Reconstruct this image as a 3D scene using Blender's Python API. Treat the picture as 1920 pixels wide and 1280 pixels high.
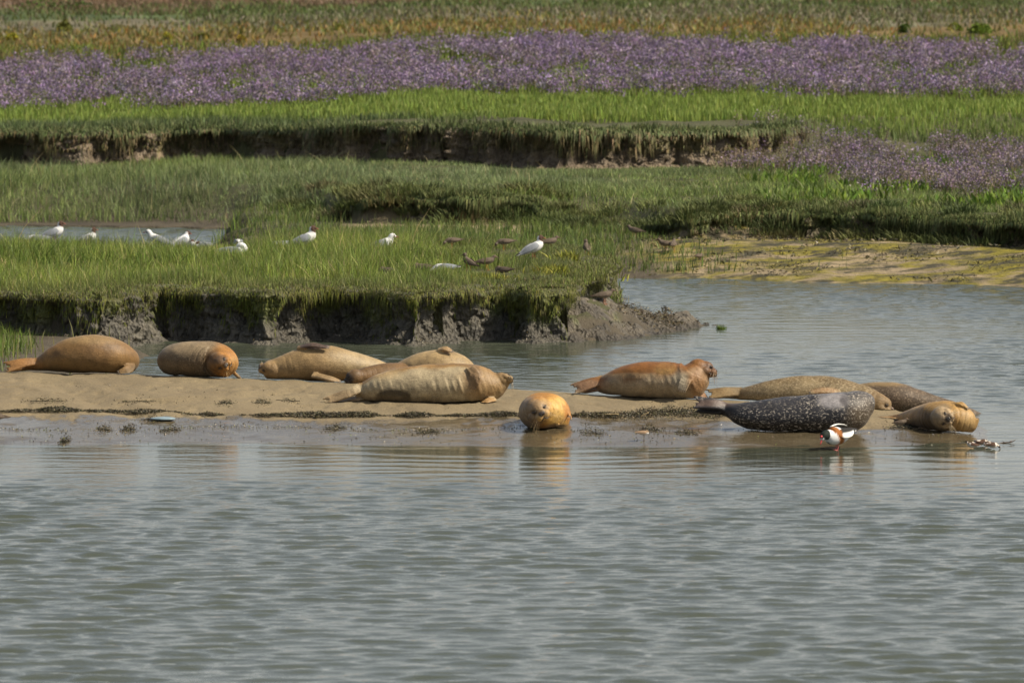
import bpy, math, random
import numpy as np
from mathutils import Vector

# ------------------------------------------------------------------ camera, sky, sun, exposure
scene = bpy.context.scene
for o in list(bpy.data.objects):
    bpy.data.objects.remove(o)
COL = scene.collection
F = 12000.0                 # focal length in photograph pixels (1920 wide) : 225 mm on a 36 mm sensor
CAMH = 5.0
TH = math.atan(830.0 / F)   # the horizon lies 190 px above the top edge of the photograph
cam_d = bpy.data.cameras.new("camera")
cam_d.lens = 36.0 * F / 1920.0
cam_d.sensor_width = 36.0
cam_d.sensor_fit = 'HORIZONTAL'
cam_d.clip_start = 0.5
cam_d.clip_end = 6000
cam_d.dof.use_dof = True
cam_d.dof.focus_distance = 64.0
cam_d.dof.aperture_fstop = 5.2
cam = bpy.data.objects.new("camera", cam_d)
COL.objects.link(cam)
cam.location = (0, 0, CAMH)
cam.rotation_euler = (math.pi / 2 - TH, 0, 0)
scene.camera = cam

SUN_EL, SUN_AZ = 46.0, 14.0      # azimuth: degrees from +X towards the camera (-Y)
sd = Vector((math.cos(math.radians(SUN_EL)) * math.cos(math.radians(SUN_AZ)),
             -math.cos(math.radians(SUN_EL)) * math.sin(math.radians(SUN_AZ)),
             math.sin(math.radians(SUN_EL))))
world = bpy.data.worlds.new("World")
scene.world = world
world.use_nodes = True
wn = world.node_tree
wn.nodes.clear()
sky = wn.nodes.new('ShaderNodeTexSky')
sky.sky_type = 'NISHITA'
sky.sun_disc = False
sky.sun_elevation = math.radians(SUN_EL)
sky.sun_rotation = math.radians(90 + SUN_AZ)
sky.air_density = 0.8
sky.dust_density = 3.0
sky.ozone_density = 1.0
bgn = wn.nodes.new('ShaderNodeBackground')
bgn.inputs['Strength'].default_value = 0.086
wo = wn.nodes.new('ShaderNodeOutputWorld')
# thin high cloud, thicker towards the horizon
geo_w = wn.nodes.new('ShaderNodeTexCoord')
sep = wn.nodes.new('ShaderNodeSeparateXYZ'); wn.links.new(geo_w.outputs['Generated'], sep.inputs[0])
mr = wn.nodes.new('ShaderNodeMapRange'); mr.inputs[1].default_value = 0.0; mr.inputs[2].default_value = 0.24; mr.inputs[3].default_value = 1.15; mr.inputs[4].default_value = 0.24
wn.links.new(sep.outputs[2], mr.inputs[0])
cn = wn.nodes.new('ShaderNodeTexNoise'); cn.inputs['Scale'].default_value = 3.5; cn.inputs['Detail'].default_value = 5
wn.links.new(geo_w.outputs['Generated'], cn.inputs['Vector'])
ma = wn.nodes.new('ShaderNodeMath'); ma.operation = 'MULTIPLY'; ma.use_clamp = True
cr = wn.nodes.new('ShaderNodeMapRange'); cr.inputs[1].default_value = 0.3; cr.inputs[2].default_value = 0.65; cr.inputs[3].default_value = 0.85; cr.inputs[4].default_value = 1.15
wn.links.new(cn.outputs[0], cr.inputs[0]); wn.links.new(mr.outputs[0], ma.inputs[0]); wn.links.new(cr.outputs[0], ma.inputs[1])
cm = wn.nodes.new('ShaderNodeMix'); cm.data_type = 'RGBA'
wn.links.new(ma.outputs[0], cm.inputs[0]); wn.links.new(sky.outputs[0], cm.inputs[6]); cm.inputs[7].default_value = (6.0, 6.15, 6.0, 1)
wn.links.new(cm.outputs[2], bgn.inputs['Color'])
wn.links.new(bgn.outputs[0], wo.inputs['Surface'])
sun_d = bpy.data.lights.new("sun", 'SUN')
sun_d.energy = 4.7
sun_d.angle = math.radians(0.6)
sun_d.color = (1.0, 0.90, 0.74)
sun = bpy.data.objects.new("sun", sun_d)
COL.objects.link(sun)
sun.rotation_euler = (-sd).to_track_quat('-Z', 'Y').to_euler()
sun.location = (30, 40, 40)
vs = scene.view_settings
vs.view_transform = 'Standard'
vs.look = 'None'
vs.exposure = 0.43
vs.gamma = 1.0
scene.cycles.max_bounces = 5
scene.cycles.diffuse_bounces = 2
scene.cycles.glossy_bounces = 3
scene.cycles.use_denoising = True

rng = np.random.default_rng(7)
random.seed(7)

# ------------------------------------------------------------------ projection helpers
CT, ST = math.cos(TH), math.sin(TH)
def ray(u, v):
    a = (u - 960.0) / F
    b = -(v - 640.0) / F
    return np.array([a, CT + b * ST, -ST + b * CT])
def at_z(u, v, z):
    d = ray(u, v)
    return np.array([0, 0, CAMH]) + d * ((z - CAMH) / d[2])
def at_y(u, v, y):
    d = ray(u, v)
    return np.array([0, 0, CAMH]) + d * (y / d[1])
def project(P):
    x, y, z = P[..., 0], P[..., 1], P[..., 2] - CAMH
    dep = y * CT - z * ST
    return 960 + F * x / dep, 640 - F * (y * ST + z * CT) / dep

# ------------------------------------------------------------------ noise
def _hash(ix, iy, iz, seed):
    h = (ix.astype(np.int64) * 374761393 + iy.astype(np.int64) * 668265263 + iz.astype(np.int64) * 2147483647 + seed * 974711) & 0xffffffff
    h = ((h ^ (h >> 13)) * 1274126177) & 0xffffffff
    h = h ^ (h >> 16)
    return (h & 0xffffff) / float(0xffffff)
def vnoise(x, y, z=0.0, seed=0):
    x, y, z = np.broadcast_arrays(np.asarray(x, float), np.asarray(y, float), np.asarray(z, float))
    ix, iy, iz = np.floor(x), np.floor(y), np.floor(z)
    fx, fy, fz = x - ix, y - iy, z - iz
    fx, fy, fz = [f * f * (3 - 2 * f) for f in (fx, fy, fz)]
    ix, iy, iz = ix.astype(np.int64), iy.astype(np.int64), iz.astype(np.int64)
    r = 0
    for dz in (0, 1):
        wz = fz if dz else 1 - fz
        for dy in (0, 1):
            wy = fy if dy else 1 - fy
            for dx in (0, 1):
                wx = fx if dx else 1 - fx
                r = r + wx * wy * wz * _hash(ix + dx, iy + dy, iz + dz, seed)
    return r * 2 - 1
def fbm(x, y, z=0.0, oct=4, seed=0, gain=0.5):
    r, a, t = 0, 1.0, 0
    for i in range(oct):
        k = 2.03 ** i
        r = r + a * vnoise(np.asarray(x) * k + 13.7 * i, np.asarray(y) * k + 7.1 * i, np.asarray(z) * k, seed + i)
        t += a
        a *= gain
    return r / t * 1.6
def S(t):
    t = np.clip(t, 0, 1)
    return t * t * (3 - 2 * t)
def lerp(a, b, t):
    return a + (b - a) * t

# ------------------------------------------------------------------ object helpers
def tag(o, label=None, cat=None, group=None, kind=None):
    if label: o['label'] = label
    if cat: o['category'] = cat
    if group: o['group'] = group
    if kind: o['kind'] = kind
    return o
def mesh_np(name, verts, faces, mat=None, cols=None, parent=None, smooth=True, attrs=None):
    """verts (N,3); faces: list of int arrays (M,k)."""
    me = bpy.data.meshes.new(name)
    verts = np.ascontiguousarray(verts, dtype=np.float32)
    faces = [np.asarray(f, dtype=np.int32) for f in faces if len(f)]
    me.vertices.add(len(verts))
    me.vertices.foreach_set('co', verts.ravel())
    tot = np.concatenate([np.full(len(f), f.shape[1], np.int32) for f in faces])
    idx = np.concatenate([f.ravel() for f in faces])
    st = np.concatenate([[0], np.cumsum(tot)[:-1]]).astype(np.int32)
    me.loops.add(len(idx))
    me.loops.foreach_set('vertex_index', idx)
    me.polygons.add(len(tot))
    me.polygons.foreach_set('loop_start', st)
    me.polygons.foreach_set('loop_total', tot)
    if smooth:
        me.polygons.foreach_set('use_smooth', np.ones(len(tot), bool))
    me.update(calc_edges=True)
    if cols is not None:
        set_col(me, cols)
    if attrs:
        for k, a in attrs.items():
            at = me.attributes.new(k, 'FLOAT', 'POINT')
            at.data.foreach_set('value', np.ascontiguousarray(a, np.float32))
    o = bpy.data.objects.new(name, me)
    COL.objects.link(o)
    if mat: me.materials.append(mat)
    if parent: o.parent = parent
    return o
def set_col(me, cols):
    at = me.color_attributes.get('Col') or me.color_attributes.new('Col', 'FLOAT_COLOR', 'POINT')
    c = np.ones((len(cols), 4), np.float32)
    c[:, :3] = cols
    at.data.foreach_set('color', c.ravel())
def empty(name, loc, rz=0.0):
    o = bpy.data.objects.new(name, None)
    o.empty_display_size = 0.1
    o.location = loc
    o.rotation_euler = (0, 0, rz)
    COL.objects.link(o)
    return o
def grid_faces(nx, ny):
    i = np.arange(nx * ny).reshape(ny, nx)
    return np.stack([i[:-1, :-1].ravel(), i[:-1, 1:].ravel(), i[1:, 1:].ravel(), i[1:, :-1].ravel()], 1)
class MB:
    """collects primitives of one part"""
    def __init__(s): s.v, s.f, s.c, s.n = [], [], [], 0
    def add(s, v, faces, c=None):
        v = np.asarray(v, float)
        s.v.append(v)
        for f in faces:
            s.f.append(np.asarray(f) + s.n)
        s.c.append(np.tile(np.asarray(c if c is not None else (1, 1, 1), float), (len(v), 1)) if (c is None or np.ndim(c) == 1) else np.asarray(c, float))
        s.n += len(v)
    def arrays(s):
        return np.concatenate(s.v), s.f, np.concatenate(s.c)
    def build(s, name, mat=None, parent=None, smooth=True):
        v, f, c = s.arrays()
        by = {}
        for a in f:
            by.setdefault(a.shape[1], []).append(a)
        return mesh_np(name, v, [np.concatenate(x) for x in by.values()], mat, c, parent, smooth)
def catmull(A, sub):
    A = np.asarray(A, float)
    P = np.vstack([2 * A[0] - A[1], A, 2 * A[-1] - A[-2]])
    out = []
    for i in range(1, len(P) - 2):
        for k in range(sub):
            t = k / sub
            p0, p1, p2, p3 = P[i - 1], P[i], P[i + 1], P[i + 2]
            out.append(0.5 * ((2 * p1) + (p2 - p0) * t + (2 * p0 - 5 * p1 + 4 * p2 - p3) * t * t + (3 * p1 - p0 - 3 * p2 + p3) * t ** 3))
    out.append(A[-1])
    return np.array(out)
def norm(a):
    return a / (np.linalg.norm(a, axis=-1, keepdims=True) + 1e-12)
def loft(pts, rh, rw, up=(0, 0, 1), n=20, sub=6, cap=1.0, smooth_pts=True, fixed_up=None):
    """tube along pts; rh = radius along 'up', rw = radius sideways. Returns verts, [quads, tris]"""
    A = np.column_stack([np.asarray(pts, float), rh, rw])
    if fixed_up is not None:
        A = np.column_stack([A, fixed_up])
    if smooth_pts and len(A) > 2: A = catmull(A, sub)
    elif sub > 1:
        t = np.linspace(0, len(A) - 1, (len(A) - 1) * sub + 1)
        A = np.column_stack([np.interp(t, np.arange(len(A)), A[:, k]) for k in range(A.shape[1])])
    P, rh, rw = A[:, :3], np.maximum(A[:, 3], 1e-4), np.maximum(A[:, 4], 1e-4)
    T = norm(np.gradient(P, axis=0))
    U0 = A[:, 5:8] if fixed_up is not None else np.tile(np.asarray(up, float), (len(P), 1))
    if cap:      # rounded ends
        def ext(P0, T0, a, b, sgn):
            ang = np.array([0.38, 0.72, 0.93])
            m = min(a, b) * cap
            return P0 + sgn * T0 * (m * np.sin(ang * math.pi / 2))[:, None], a * np.cos(ang * math.pi / 2), b * np.cos(ang * math.pi / 2)
        p0, a0, b0 = ext(P[0], T[0], rh[0], rw[0], -1)
        p1, a1, b1 = ext(P[-1], T[-1], rh[-1], rw[-1], 1)
        P = np.vstack([p0[::-1], P, p1]); rh = np.concatenate([a0[::-1], rh, a1]); rw = np.concatenate([b0[::-1], rw, b1])
        T = np.vstack([np.tile(T[0], (3, 1)), T, np.tile(T[-1], (3, 1))])
        U0 = np.vstack([np.tile(U0[0], (3, 1)), U0, np.tile(U0[-1], (3, 1))])
    side = norm(np.cross(T, U0))
    for i in range(len(side)):   # keep the frame continuous where the tube points along 'up'
        if np.linalg.norm(np.cross(T[i], U0[i])) < 0.15 and i > 0:
            side[i] = side[i - 1]
        if i > 0 and side[i] @ side[i - 1] < 0: side[i] = -side[i]
    U = norm(np.cross(side, T))
    ph = np.arange(n) / n * 2 * math.pi
    V = P[:, None, :] + (np.cos(ph)[None, :, None] * rw[:, None, None]) * side[:, None, :] + (np.sin(ph)[None, :, None] * rh[:, None, None]) * U[:, None, :]
    m = len(P)
    V = V.reshape(-1, 3)
    i = np.arange(m * n).reshape(m, n)
    j = np.roll(i, -1, 1)
    q = np.stack([i[:-1].ravel(), j[:-1].ravel(), j[1:].ravel(), i[1:].ravel()], 1)
    V = np.vstack([V, P[0], P[-1]])
    c0, c1 = m * n, m * n + 1
    t = np.vstack([np.stack([j[0], i[0], np.full(n, c0)], 1), np.stack([i[-1], j[-1], np.full(n, c1)], 1)])
    return V, [q, t]
def ellipsoid(c, ax, r, nu=16, nv=10):
    """ax: 3 orthonormal row vectors, r: radii"""
    th = np.linspace(0, math.pi, nv + 1)[1:-1]
    ph = np.arange(nu) / nu * 2 * math.pi
    u = np.stack([np.outer(np.sin(th), np.cos(ph)).ravel(), np.outer(np.sin(th), np.sin(ph)).ravel(), np.outer(np.cos(th), np.ones(nu)).ravel()], 1)
    u = np.vstack([u, [0, 0, 1], [0, 0, -1]])
    V = np.asarray(c, float) + (u * np.asarray(r, float)) @ np.asarray(ax, float)
    m = nv - 1
    i = np.arange(m * nu).reshape(m, nu); j = np.roll(i, -1, 1)
    q = np.stack([i[:-1].ravel(), i[1:].ravel(), j[1:].ravel(), j[:-1].ravel()], 1)
    t = np.vstack([np.stack([i[0], j[0], np.full(nu, m * nu)], 1), np.stack([j[-1], i[-1], np.full(nu, m * nu + 1)], 1)])
    return V, [q, t]
def tube(pts, r, n=6, sub=4):
    r = np.full(len(pts), r, float) if np.ndim(r) == 0 else np.asarray(r, float)
    return loft(pts, r, r, up=(0.13, 0.31, 0.94), n=n, sub=sub, cap=False)

# ------------------------------------------------------------------ materials
def new_mat(name):
    m = bpy.data.materials.new(name)
    m.use_nodes = True
    nt = m.node_tree
    return m, nt, nt.nodes['Principled BSDF'], nt.nodes['Material Output']
def nd(nt, typ, **kw):
    n = nt.nodes.new(typ)
    for k, v in kw.items():
        if k in n.inputs: n.inputs[k].default_value = v
        else: setattr(n, k, v)
    return n
def noise(nt, scale, detail=4, rough=0.55, vec=None, dist=0.0):
    n = nt.nodes.new('ShaderNodeTexNoise')
    n.inputs['Scale'].default_value = scale
    n.inputs['Detail'].default_value = detail
    n.inputs['Roughness'].default_value = rough
    n.inputs['Distortion'].default_value = dist
    if vec is not None: nt.links.new(vec, n.inputs['Vector'])
    return n
def ramp(nt, src, stops):
    r = nt.nodes.new('ShaderNodeValToRGB')
    while len(r.color_ramp.elements) < len(stops): r.color_ramp.elements.new(0.5)
    for e, (p, c) in zip(r.color_ramp.elements, stops):
        e.position = p
        e.color = (*c, 1) if len(c) == 3 else c
    nt.links.new(src, r.inputs[0])
    return r
def mixc(nt, fac, a, b, mode='MIX'):
    m = nt.nodes.new('ShaderNodeMix')
    m.data_type = 'RGBA'
    m.blend_type = mode
    for s, i in ((fac, 0), (a, 6), (b, 7)):
        if hasattr(s, 'is_linked') or isinstance(s, bpy.types.NodeSocket): nt.links.new(s, m.inputs[i])
        elif i == 0: m.inputs[0].default_value = s
        else: m.inputs[i].default_value = (*s, 1)
    return m.outputs[2]
def objvec(nt, scale=(1, 1, 1), rot=(0, 0, 0)):
    tc = nt.nodes.new('ShaderNodeTexCoord')
    mp = nt.nodes.new('ShaderNodeMapping')
    mp.inputs['Scale'].default_value = scale
    mp.inputs['Rotation'].default_value = rot
    nt.links.new(tc.outputs['Object'], mp.inputs[0])
    return mp.outputs[0]
def bump(nt, bs, h, strength=0.5, dist=0.01):
    b = nt.nodes.new('ShaderNodeBump')
    b.inputs['Strength'].default_value = strength
    b.inputs['Distance'].default_value = dist
    nt.links.new(h, b.inputs['Height'])
    nt.links.new(b.outputs[0], bs.inputs['Normal'])
    return b
def colattr(nt):
    a = nt.nodes.new('ShaderNodeVertexColor')
    a.layer_name = 'Col'
    return a.outputs[0]
def attr(nt, name):
    a = nt.nodes.new('ShaderNodeAttribute')
    a.attribute_name = name
    return a.outputs['Fac']
def plain_mat(name, rough=0.6, spec=0.4, noise_scale=0, noise_amt=0.3, sheen=0.0):
    m, nt, bs, out = new_mat(name)
    c = colattr(nt)
    if noise_scale:
        n = noise(nt, noise_scale, 4, 0.6, objvec(nt))
        k = ramp(nt, n.outputs[0], [(0.3, (1 - noise_amt,) * 3), (0.7, (1 + noise_amt * 0.6,) * 3)])
        c = mixc(nt, 1.0, c, k.outputs[0], 'MULTIPLY')
    nt.links.new(c, bs.inputs['Base Color'])
    bs.inputs['Roughness'].default_value = rough
    bs.inputs['Specular IOR Level'].default_value = spec
    if sheen:
        bs.inputs['Sheen Weight'].default_value = sheen
        bs.inputs['Sheen Roughness'].default_value = 0.4
    return m
def leaf_mat(name, trans=0.35, rough=0.6):
    m, nt, bs, out = new_mat(name)
    c = colattr(nt)
    nt.links.new(c, bs.inputs['Base Color'])
    bs.inputs['Roughness'].default_value = rough
    bs.inputs['Specular IOR Level'].default_value = 0.25
    t = nt.nodes.new('ShaderNodeBsdfTranslucent')
    nt.links.new(c, t.inputs['Color'])
    mx = nt.nodes.new('ShaderNodeMixShader')
    mx.inputs[0].default_value = trans
    nt.links.new(bs.outputs[0], mx.inputs[1])
    nt.links.new(t.outputs[0], mx.inputs[2])
    nt.links.new(mx.outputs[0], out.inputs['Surface'])
    return m

# ------------------------------------------------------------------ the lie of the land
def world_curve(px):     # [(u, v, z)] -> x-sorted (xs, ys)
    w = np.array([at_z(*p) for p in px])
    k = np.argsort(w[:, 0])
    return w[k, 0], w[k, 1]
# sandbank
SF = world_curve([(-2500, 838, 0), (-800, 838, 0), (0, 834, 0), (500, 832, 0), (900, 836, 0), (1200, 838, 0), (1450, 836, 0), (1560, 840, 0), (1650, 838, 0), (1760, 832, 0), (1830, 824, 0), (1880, 817, 0)])
SC_PX = [(-2500, 690, .3), (-800, 692, .3), (0, 698, .28), (250, 701, .27), (450, 711, .26), (620, 715, .25), (800, 722, .24), (960, 728, .23), (1080, 737, .22), (1320, 748, .18), (1500, 757, .14), (1700, 772, .09), (1830, 795, .04), (1880, 812, 0.0)]
SC = world_curve(SC_PX)
SCH = (np.array([at_z(*p)[0] for p in SC_PX]), np.array([p[2] for p in SC_PX]))
def sand_h(x, y):
    yf = np.interp(x, *SF); yc = np.interp(x, *SC); hc = np.interp(x, *SCH)
    wob = 0.10 * fbm(x * 1.1, y * 0.6, seed=3, oct=3) + 0.05 * fbm(x * 4, y * 2, seed=31, oct=2)
    t = (y + wob - yf) / np.maximum(yc - yf, 0.3)
    up = hc * (1 - (1 - np.clip(t, 0, 1)) ** 1.25)
    below = np.minimum((y + wob - yf) * 0.05, 0)
    back = np.clip(y - yc, 0, None)
    h = np.where(t < 0, below, up) - 0.22 * back ** 1.5
    endx = SF[0][-1]
    h = h - 0.25 * np.clip(x - endx + 0.15, 0, None)
    h = h + np.where(t > 0.03, 1, 0.3) * (0.010 * fbm(x * 1.5, y * 1.0, seed=5) + 0.004 * fbm(x * 7, y * 5, seed=6, oct=3))
    return h
# marsh island: lip line of the near mud bank
LIP_PX = [(-2600, 560), (-1200, 558), (-500, 555), (-250, 553), (0, 551), (80, 555), (200, 556), (250, 549), (300, 541), (400, 543), (500, 548), (600, 542), (700, 545), (780, 551), (850, 546), (905, 541), (945, 540), (1000, 546), (1045, 544), (1085, 534), (1110, 520), (1122, 508), (1128, 494)]
ZI = 0.58
LIP = np.array([at_z(u, v, ZI)[:2] for u, v in LIP_PX])
ISL = np.vstack([LIP, [at_z(u, v, ZI)[:2] for u, v in [(1140, 475), (1150, 464), (1100, 452), (700, 446), (430, 452), (380, 464), (200, 462), (0, 460), (-500, 460), (-1500, 460), (-2800, 462)]]])
def poly_sd(x, y, poly):
    """signed distance, positive inside"""
    shp = np.shape(x)
    x, y = np.ravel(x).astype(float), np.ravel(y).astype(float)
    d = np.full(x.shape, 1e9); ins = np.zeros(x.shape, bool)
    n = len(poly)
    for i in range(n):
        ax, ay = poly[i]; bx, by = poly[(i + 1) % n]
        ex, ey = bx - ax, by - ay
        t = np.clip(((x - ax) * ex + (y - ay) * ey) / (ex * ex + ey * ey + 1e-12), 0, 1)
        d = np.minimum(d, np.hypot(x - ax - t * ex, y - ay - t * ey))
        c = (ay > y) != (by > y)
        if ey != 0: ins ^= c & (x < ex * (y - ay) / ey + ax)
    return np.where(ins, d, -d).reshape(shp)
YW = world_curve([(1100, 519, 0), (1150, 521, 0), (1200, 521, 0), (1300, 523, 0), (1500, 527, 0), (1700, 533, 0), (1920, 541, 0), (2600, 560, 0)])
XW0 = YW[0][1]
YM_PX = [(-2600, 413, .1), (-300, 412, .1), (0, 411, .1), (200, 411, .1), (400, 409, .15), (560, 412, .25), (640, 416, .33), (690, 419, .35), (800, 421, .35), (900, 420, .36), (980, 421, .36), (1050, 428, .36), (1150, 432, .36), (1230, 440, .36), (1300, 450, .34), (1400, 448, .34), (1500, 449, .33), (1600, 452, .33), (1700, 460, .32), (1800, 468, .31), (1920, 472, .3), (2600, 480, .3)]
YM = world_curve(YM_PX)
ZM = (np.array([-9., -4.5, -2.0, 0.0, 2.5, 9.]), np.array([.48, .55, .74, .74, .70, .70]))
STEEP = (np.array([-9., -3.6, -2.1, .15, .7, 1.6, 2.2, 9.]), np.array([3.2, 2.6, .5, .5, 2.8, 2.8, .5, .5]))
YS_PX = [(-3600, 312, .5), (-300, 311, .5), (0, 310, .5), (150, 312, .5), (300, 309, .52), (420, 306, .55), (520, 310, .58), (650, 315, .6), (760, 319, .62), (840, 314, .66), (900, 317, .66), (1050, 321, .67), (1200, 319, .68), (1330, 316, .68), (1500, 312, .68), (1920, 304, .68), (4000, 296, .68)]
YS = world_curve(YS_PX)
def zM(x): return np.interp(x, *ZM)
def land_h(x, y):
    x = np.asarray(x, float); y = np.asarray(y, float)
    h = np.full(np.broadcast(x, y).shape, -0.55)
    n1 = fbm(x * 0.8, y * 0.8, seed=11)
    n2 = fbm(x * 3, y * 3, seed=12, oct=3)
    # flat wet ground between sandbank and island on the left
    ll = 0.13 * S((-3.95 - x + 0.3 * n1) / 0.9) * S((y - 60) / 2) * S((74 - y) / 1) - 0.55 * (1 - S((-3.3 - x + 0.3 * n1) / 1.2) * S((y - 60) / 2) * S((75 - y) / 1))
    h = np.maximum(h, ll)
    # low mud beyond the channel
    yw = np.interp(x, *YW)
    yw = np.where(x < XW0, 76.5, yw)
    beach = np.clip(0.13 * (y - yw + 0.25 * n1), -0.55, 0.36) + 0.02 * n1 + 0.008 * n2
    pond = S((x + 4.6 + 0.5 * n1) / 1.2)
    beach = lerp(-0.5, beach, pond)
    h = np.maximum(h, beach)
    # the island
    d = poly_sd(x, y, ISL)
    h = np.maximum(h, -0.5 + (ZI - 0.03 + 0.5) * S((d - 0.12) / 0.28) + (0.018 * n1 + 0.008 * n2) * S(d / 0.4))
    # muddy toe running out into the channel
    ax, ay = at_z(1052, 546, .50)[:2]; bx, by = at_z(1330, 609, 0)[:2]
    t = np.clip(((x - ax) * (bx - ax) + (y - ay) * (by - ay)) / ((bx - ax) ** 2 + (by - ay) ** 2), 0, 1)
    dd = np.hypot(x - ax - t * (bx - ax), y - ay - t * (by - ay)) + 0.16 * n2 + 0.10 * fbm(x * 7, y * 7, seed=13, oct=2)
    h = np.maximum(h, lerp(0.50, 0.03, t ** 0.8) - lerp(0.46, 0.44, t) * dd + 0.05 * n2)
    # main marsh
    ym = np.interp(x, *YM) + 0.28 * n1
    st = np.interp(x, *STEEP)
    base = np.minimum(h, 0.4)
    tm = S((y - ym) / st)
    h = np.maximum(h, lerp(np.where(y > ym - 0.3, np.maximum(base, 0.02), base), zM(x) + 0.03 * n1 + 0.012 * n2, tm))
    # second bank and the rising ground behind
    ys = np.interp(x, *YS)
    wS = np.interp(x, [3.3, 5.5], [0.35, 5.5]); sS = np.interp(x, [3.3, 5.5], [0.25, -0.8])
    up = 0.57 + 0.012 * np.clip(y - ys, 0, 60) + 0.008 * np.clip(y - 170, 0, 300) + 0.004 * np.clip(y - 400, 0, 1500)
    h = h + up * S((y - ys - sS) / wS) + 0.03 * n1 * S((y - ys - 1) / 3)
    return h
def H(x, y):
    x = np.asarray(x, float); y = np.asarray(y, float)
    return np.maximum(land_h(x, y), sand_h(x, y))
def ground_at(u, v, y0=57.0, y1=130.0, step=0.03, water=True):
    """first point of the land (or the water) met by the view ray through (u, v)"""
    d = ray(u, v)
    y = np.arange(y0, y1, step)
    x = d[0] / d[1] * y
    z = CAMH + d[2] / d[1] * y
    h = H(x, y)
    if water: h = np.maximum(h, 0.0)
    k = np.nonzero(z <= h)[0]
    if len(k) == 0: return None
    i = k[0]
    return np.array([x[i], y[i], h[i]])
# ------------------------------------------------------------------ ground sheets
def stretch(lo, hi, step, far_lo, far_hi, grow=1.35):
    a = list(np.arange(lo, hi + step * 0.5, step))
    s, x = step, a[-1]
    while x < far_hi:
        s *= grow; x += s; a.append(x)
    s, x, b = step, a[0], []
    while x > far_lo:
        s *= grow; x -= s; b.append(x)
    return np.array(b[::-1] + a)
m_ground, nt, bs, out = new_mat('marsh_soil')
c = colattr(nt)
vec = objvec(nt)
n1 = noise(nt, 2.2, 8, 0.65, vec)
k = ramp(nt, n1.outputs[0], [(0.25, (0.55, 0.55, 0.55)), (0.5, (1, 1, 1)), (0.8, (1.35, 1.3, 1.2))])
c = mixc(nt, 1.0, c, k.outputs[0], 'MULTIPLY')
# drift weed and algae on the far beach
be = attr(nt, 'beach')
vs2 = objvec(nt, (0.55, 0.9, 1))
n2 = noise(nt, 2.4, 7, 0.62, vs2, 0.4)
al = ramp(nt, n2.outputs[0], [(0.42, (0, 0, 0)), (0.54, (1, 1, 1))])
mm = nd(nt, 'ShaderNodeMath', operation='MULTIPLY')
nt.links.new(be, mm.inputs[0]); nt.links.new(al.outputs[0], mm.inputs[1])
n3 = noise(nt, 9, 4, 0.6, vs2)
ac = ramp(nt, n3.outputs[0], [(0.3, (0.10, 0.09, 0.02)), (0.7, (0.27, 0.225, 0.03))])
c = mixc(nt, mm.outputs[0], c, ac.outputs[0])
n4 = noise(nt, 3.4, 8, 0.7, objvec(nt, (0.5, 1.0, 1), (0, 0, 0.2)), 0.3)
dk = ramp(nt, n4.outputs[0], [(0.47, (0, 0, 0)), (0.56, (1, 1, 1))])
m2 = nd(nt, 'ShaderNodeMath', operation='MULTIPLY')
nt.links.new(be, m2.inputs[0]); nt.links.new(dk.outputs[0], m2.inputs[1])
c = mixc(nt, m2.outputs[0], c, (0.055, 0.05, 0.03))
nt.links.new(c, bs.inputs['Base Color'])
bs.inputs['Roughness'].default_value = 0.85
bs.inputs['Specular IOR Level'].default_value = 0.25
nb = noise(nt, 14, 8, 0.7, vec)
bump(nt, bs, nb.outputs[0], 0.9, 0.05)

gx = stretch(-14, 14, 0.11, -1500, 1500, 1.3)
gy = np.concatenate([[-200, -60, 0, 30, 45, 53], np.arange(56, 115, 0.11), stretch(115, 230, 0.6, 114.9, 2500, 1.25)[1:]])
gy = np.unique(gy)
GX, GY = np.meshgrid(gx, gy)
GZ = land_h(GX, GY)
sh = sand_h(GX, GY)
GZ = np.where(sh > GZ - 0.06, np.minimum(GZ, sh - 0.08), GZ)      # stays under the sandbank's own sheet
soil = np.array([0.075, 0.075, 0.035]); sandc = np.array([0.30, 0.235, 0.145]); mudc = np.array([0.09, 0.075, 0.052])
gn = fbm(GX * 0.5, GY * 0.5, seed=21)[..., None]
GC = np.tile(soil, GX.shape + (1,)) * (1 + 0.25 * gn)
ym = np.interp(GX, *YM)
bw = S((GX - 1.5 + 0.6 * gn[..., 0]) / 0.8) * S((ym + 0.45 - GY) / 0.3) * S((GY - 78) / 1)
sandp = S((GX + 2.6) / 0.5) * S((0.4 - GX) / 0.5) * S((ym + 0.2 - GY) / 0.3) * S((GY - ym + 3.0) / 0.6)
bw2 = np.maximum(bw, sandp * 0.9)
GC = lerp(GC, sandc * (1 + 0.15 * gn), bw2[..., None])
low = (GZ < 0.22) & (bw < 0.3)
GC[low] = mudc * (1 + 0.2 * gn[low])
# far ground: ochre, dry grass, drift lines
fy = GY + 7 * fbm(GX * 0.12, GY * 0.05, seed=23)
def band(c, y0, y1, s):
    global GC
    w = (S((fy - y0) / s) * S((y1 - fy) / s))[..., None]
    GC = lerp(GC, np.array(c) * (1 + 0.35 * gn), w)
band((0.16, 0.11, 0.042), 139, 158, 3)
band((0.135, 0.12, 0.075), 156, 170, 3)
band((0.07, 0.095, 0.035), 168, 183, 3)
band((0.15, 0.105, 0.07), 182, 2600, 3)
o = mesh_np('marsh_ground', np.stack([GX, GY, GZ], -1).reshape(-1, 3), [grid_faces(len(gx), len(gy))], m_ground, GC.reshape(-1, 3), attrs={'beach': bw.ravel()})
tag(o, 'salt marsh ground rising gently behind the channel', 'ground', kind='structure')

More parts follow.
